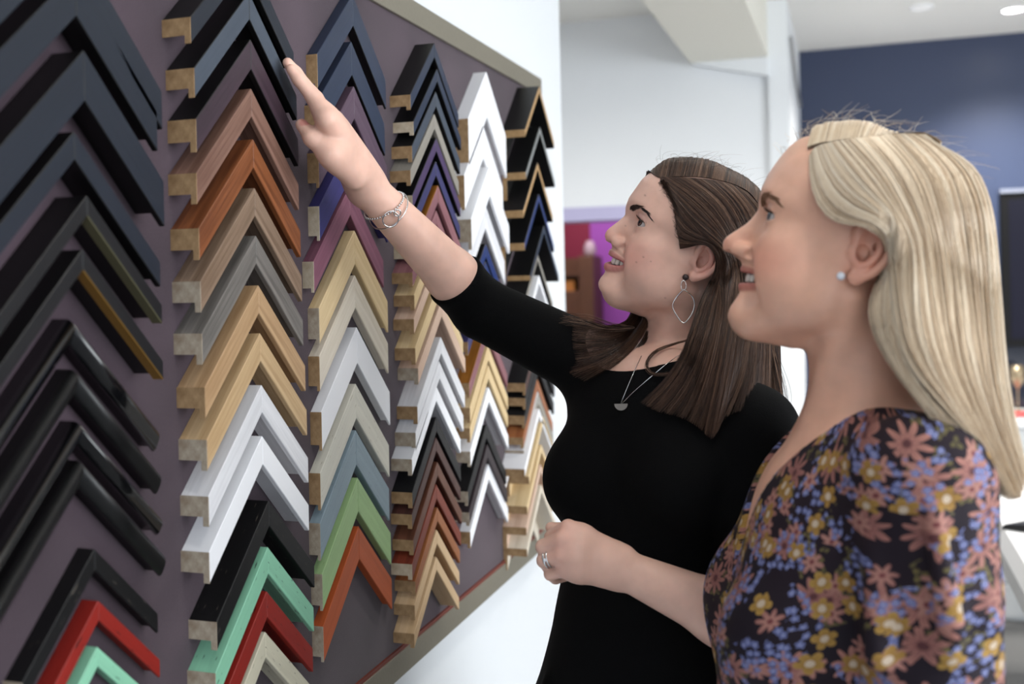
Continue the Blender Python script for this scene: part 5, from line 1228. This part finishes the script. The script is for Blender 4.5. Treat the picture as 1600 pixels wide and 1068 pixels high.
# ---- blonde
def gW(root, mids, falls, o2=.012):
    out = [hit(headW, *root, .002, .7, 1.4)] + [hit(headW, x, y, .008 if i == 0 else o2, .7, 1.4) for i, (x, y) in enumerate(mids)]
    return out + [at(x, y, Z) for x, y, Z in falls]
NW = [
 gW((1264, 246), [(1262, 300), (1290, 350), (1328, 360), (1364, 344), (1393, 352)], [(1407, 396, .957), (1392, 432, .962), (1369, 465, .96), (1366, 497, .945), (1382, 538, .93), (1412, 582, .90), (1455, 636, .865), (1520, 705, .87)]),
 gW((1275, 232), [(1286, 282), (1320, 326), (1358, 336), (1388, 342), (1408, 364)], [(1415, 402, .945), (1403, 435, .945), (1386, 468, .938), (1386, 500, .93), (1400, 545, .91), (1432, 600, .885), (1478, 652, .86), (1540, 742, .875)]),
 gW((1300, 224), [(1325, 264), (1358, 305), (1382, 335), (1404, 365)], [(1414, 400, .93), (1410, 465, .92), (1415, 540, .90), (1445, 610, .88), (1495, 672, .865), (1552, 768, .88)]),
 gW((1340, 218), [(1372, 258), (1398, 300), (1413, 340), (1421, 368)], [(1426, 400, .933), (1432, 470, .922), (1440, 550, .90), (1470, 620, .885), (1510, 684, .875), (1562, 778, .885)]),
 gW((1380, 213), [(1412, 252), (1435, 295), (1448, 340), (1453, 368)], [(1456, 400, .945), (1463, 470, .937), (1470, 550, .92), (1492, 622, .90), (1526, 692, .89), (1570, 783, .895)]),
 gW((1413, 211), [(1448, 250), (1470, 295), (1482, 340), (1486, 368)], [(1489, 400, .960), (1495, 470, .955), (1501, 550, .93), (1516, 622, .92), (1545, 700, .91), (1578, 780, .91)]),
 gW((1432, 210), [(1474, 246), (1500, 290), (1512, 335), (1516, 365)], [(1519, 400, .978), (1523, 470, .975), (1528, 550, .965), (1538, 622, .95), (1560, 694, .94), (1584, 764, .93)]),
 gW((1446, 210), [(1492, 242), (1520, 285), (1532, 332), (1537, 362)], [(1541, 400, 1.01), (1546, 465, 1.005), (1551, 545, .995), (1557, 614, .985), (1572, 684, .97), (1586, 744, .96)]),
]
c_hw = headW.world((-.01, 0, .03))
hair_sheet('hair', NW, 13000 if HQ else 8000, .012, .00034, M_HW, WWm, PAL_W, c_hw, 7, 90, spread=.28, basem=M_HWB, S_=26)
FW = far_guides(headW, [(1262, 232), (1280, 226), (1310, 221), (1345, 217), (1385, 212), (1415, 210), (1445, 210), (1470, 222)], .009, -.080, [
 [tl(1270, 330, 1.16), tl(1300, 480, 1.15), tl(1340, 620, 1.13)], [tl(1290, 340, 1.17), tl(1320, 480, 1.16), tl(1360, 620, 1.14)], [tl(1320, 350, 1.17), tl(1350, 480, 1.16), tl(1390, 620, 1.14)], [tl(1350, 350, 1.17), tl(1380, 480, 1.16), tl(1420, 620, 1.14)],
 [tl(1400, 350, 1.17), tl(1430, 480, 1.15), tl(1470, 620, 1.12)], [tl(1450, 350, 1.16), tl(1480, 480, 1.13), tl(1510, 620, 1.09)], [tl(1500, 350, 1.13), tl(1520, 480, 1.10), tl(1545, 640, 1.05)], [tl(1535, 360, 1.09), tl(1546, 480, 1.06), tl(1560, 660, 1.02)]], back=.02)
hair_sheet('hair', FW, 8000 if HQ else 5000, .010, .00034, M_HW, WWm, PAL_W, c_hw, 8, 80, spread=.28, basem=M_HWB)
fly(headW, 110, 32, WWm, M_HW, PAL_W, (-.09, .075), ln=.018, r=.00018, off=.016)
fly(headW, 60, 35, WWm, M_HW, PAL_W, (.055, .085), ln=.013, r=.0002, off=.006)
# ------------------------------------------------------------------ jewellery
M_SIL = mat('silver', srgb(225, 224, 224), .18, metal=1.0); M_DST = mat('smoky_stone', srgb(70, 62, 62), .3, metal=.6); M_CRY = mat('crystal', srgb(235, 240, 248), .08, spec=1.0, coat=1.0)
def ball(name, c, r, m, parent=None, n=14, sc=(1, 1, 1)):
    V = []; Fc = []
    for i in range(n + 1):
        t = math.pi * i / n
        for k in range(n): a = 2 * math.pi * k / n; V.append((r * sc[0] * math.sin(t) * math.cos(a), r * sc[1] * math.sin(t) * math.sin(a), r * sc[2] * math.cos(t)))
    for i in range(n):
        for k in range(n): Fc.append((i * n + k, i * n + (k + 1) % n, (i + 1) * n + (k + 1) % n, (i + 1) * n + k))
    pl = np.zeros(3); p = parent
    while p is not None: pl = pl + np.array(p.location); p = p.parent
    o = mesh_obj(name, V, Fc, m, parent, True); o.location = np.array(c) - pl; return o
# hoop earring
ec = hit(headB, 1071, 433, .0015); Ze = float(np.dot(ec - cC, cF))
e = empty('hoop_earring', ec, 'large irregular silver hoop earring hanging from the dark-haired woman\'s ear', 'earring')
ball('stud', ec, .0042, M_DST, e, 10)
tube('link', [at(1068 + 4 * math.cos(t), 446 + 8 * math.sin(t), Ze - .002) for t in np.linspace(0, 2 * math.pi, 17)[:-1]], .0006, M_SIL, e, closed=True)
hp = [(1068, 452), (1080, 461), (1085, 474), (1082, 488), (1074, 500), (1068, 504), (1061, 498), (1051, 479), (1057, 464)]
tube('hoop', cat_resample(np.array([at(x, y, Ze - .003 + .004 * math.sin(i)) for i, (x, y) in enumerate(hp + hp[:1])]), 60)[:-1], .0008, M_SIL, e, closed=True)
# stud of the blonde woman
sc_ = hit(headW, 1314, 431, .0015, .7, 1.4); tag(ball('stud_earring', sc_, .0042, M_CRY), 'tiny sparkling stud in the blonde woman\'s earlobe', 'earring')
# necklace
nk = [(1002, 556), (990, 582), (978, 610), (970, 630)]; nk2 = [(971, 631), (990, 612), (1020, 586), (1050, 562), (1078, 545)]
pc = on_b(970, 632, .004); e = empty('necklace', pc, 'fine silver chain with a half-moon pendant around the dark-haired woman\'s neck', 'necklace')
for nm, pp in (('chain', nk), ('chain', nk2)):
    C0 = np.array([on_b(x, y, .002) for x, y in pp]); C0 = cat_resample(C0, 90); tube(nm, C0 + (np.arange(90) % 2)[:, None] * .0003, .00055, M_SIL, e, n=6)
ang = np.linspace(math.pi, 2 * math.pi, 17); hv = []; dr = cR; 
for s_ in (0, .0018):
    for a in ang: hv.append(pc + dr * .0085 * math.cos(a) + V3(0, 0, 1) * (.0085 * math.sin(a) + .0015) - cF * (s_ + .001))
nn = len(ang); mesh_obj('pendant', np.array(hv) - np.array(e.location), [tuple(range(nn))[::-1], tuple(range(nn, 2 * nn))] + [(i, (i + 1) % nn, (i + 1) % nn + nn, i + nn) for i in range(nn)], mat('brushed_silver', srgb(128, 122, 116), .5, metal=.7), e)
# bracelet round the raised wrist
wc = b_wrR * .86 + b_elR * .14; ax = (b_elR - b_wrR) / np.linalg.norm(b_elR - b_wrR); u_ = np.cross(ax, V3(0, 0, 1)); u_ /= np.linalg.norm(u_); v_ = np.cross(ax, u_)
e = empty('bracelet', wc, 'silver bead bracelet with small open circles on the raised wrist', 'bracelet')
Rr = .0285; tv = ax * .35
nb_ = 46
Vb = []; Fb_ = []
for k in range(nb_):
    t = 2 * math.pi * k / nb_; c = wc + Rr * (math.cos(t) * u_ + math.sin(t) * v_) + ax * (.006 * math.cos(t + 1.0)) - wc; n0 = len(Vb); n = 6
    for i in range(n + 1):
        a = math.pi * i / n
        for j in range(n): q_ = 2 * math.pi * j / n; Vb.append(c + .0017 * V3(math.sin(a) * math.cos(q_), math.sin(a) * math.sin(q_), math.cos(a)))
    for i in range(n):
        for j in range(n): Fb_.append((n0 + i * n + j, n0 + i * n + (j + 1) % n, n0 + (i + 1) * n + (j + 1) % n, n0 + (i + 1) * n + j))
mesh_obj('bead_chain', Vb, Fb_, M_SIL, e, True)
tube('wire_band', [wc + (Rr + .002) * (math.cos(t) * u_ + math.sin(t) * v_) + ax * (.010 + .006 * math.cos(t - .6)) for t in np.linspace(0, 2 * math.pi, 41)[:-1]], .0009, M_SIL, e, closed=True)
cd = (cC - wc); cd = cd - ax * (cd @ ax); cd /= np.linalg.norm(cd); sd = np.cross(ax, cd); cc_ = wc + cd * (Rr + .0025)
for rad, o_ in ((.0110, .006), (.0045, -.006)):
    tube('open_circle', [cc_ + ax * (.006 + rad * math.cos(t)) + sd * (o_ + rad * math.sin(t)) for t in np.linspace(0, 2 * math.pi, 29)[:-1]], .0010, M_SIL, e, closed=True)
# ring
hd_ = SB_SH[4]; k0, p0 = hd_.K[2], hd_.P[2]; ax = (p0 - k0) / np.linalg.norm(p0 - k0); c = k0 * .35 + p0 * .65; u_ = np.cross(ax, V3(0, 0, 1)); u_ /= np.linalg.norm(u_); v_ = np.cross(ax, u_)
e = empty('finger_ring', c, 'silver band ring set with a small stone on the clasped left hand', 'ring')
for s_ in (-.0022, .0022): tube('band', [c + ax * s_ + .0102 * (math.cos(t) * u_ + math.sin(t) * v_) for t in np.linspace(0, 2 * math.pi, 33)[:-1]], .0012, M_SIL, e, closed=True)
cd = cC - c; cd = cd - ax * (cd @ ax); cd /= np.linalg.norm(cd); ball('stone', c + cd * .0112, .0022, M_CRY, e, 8)
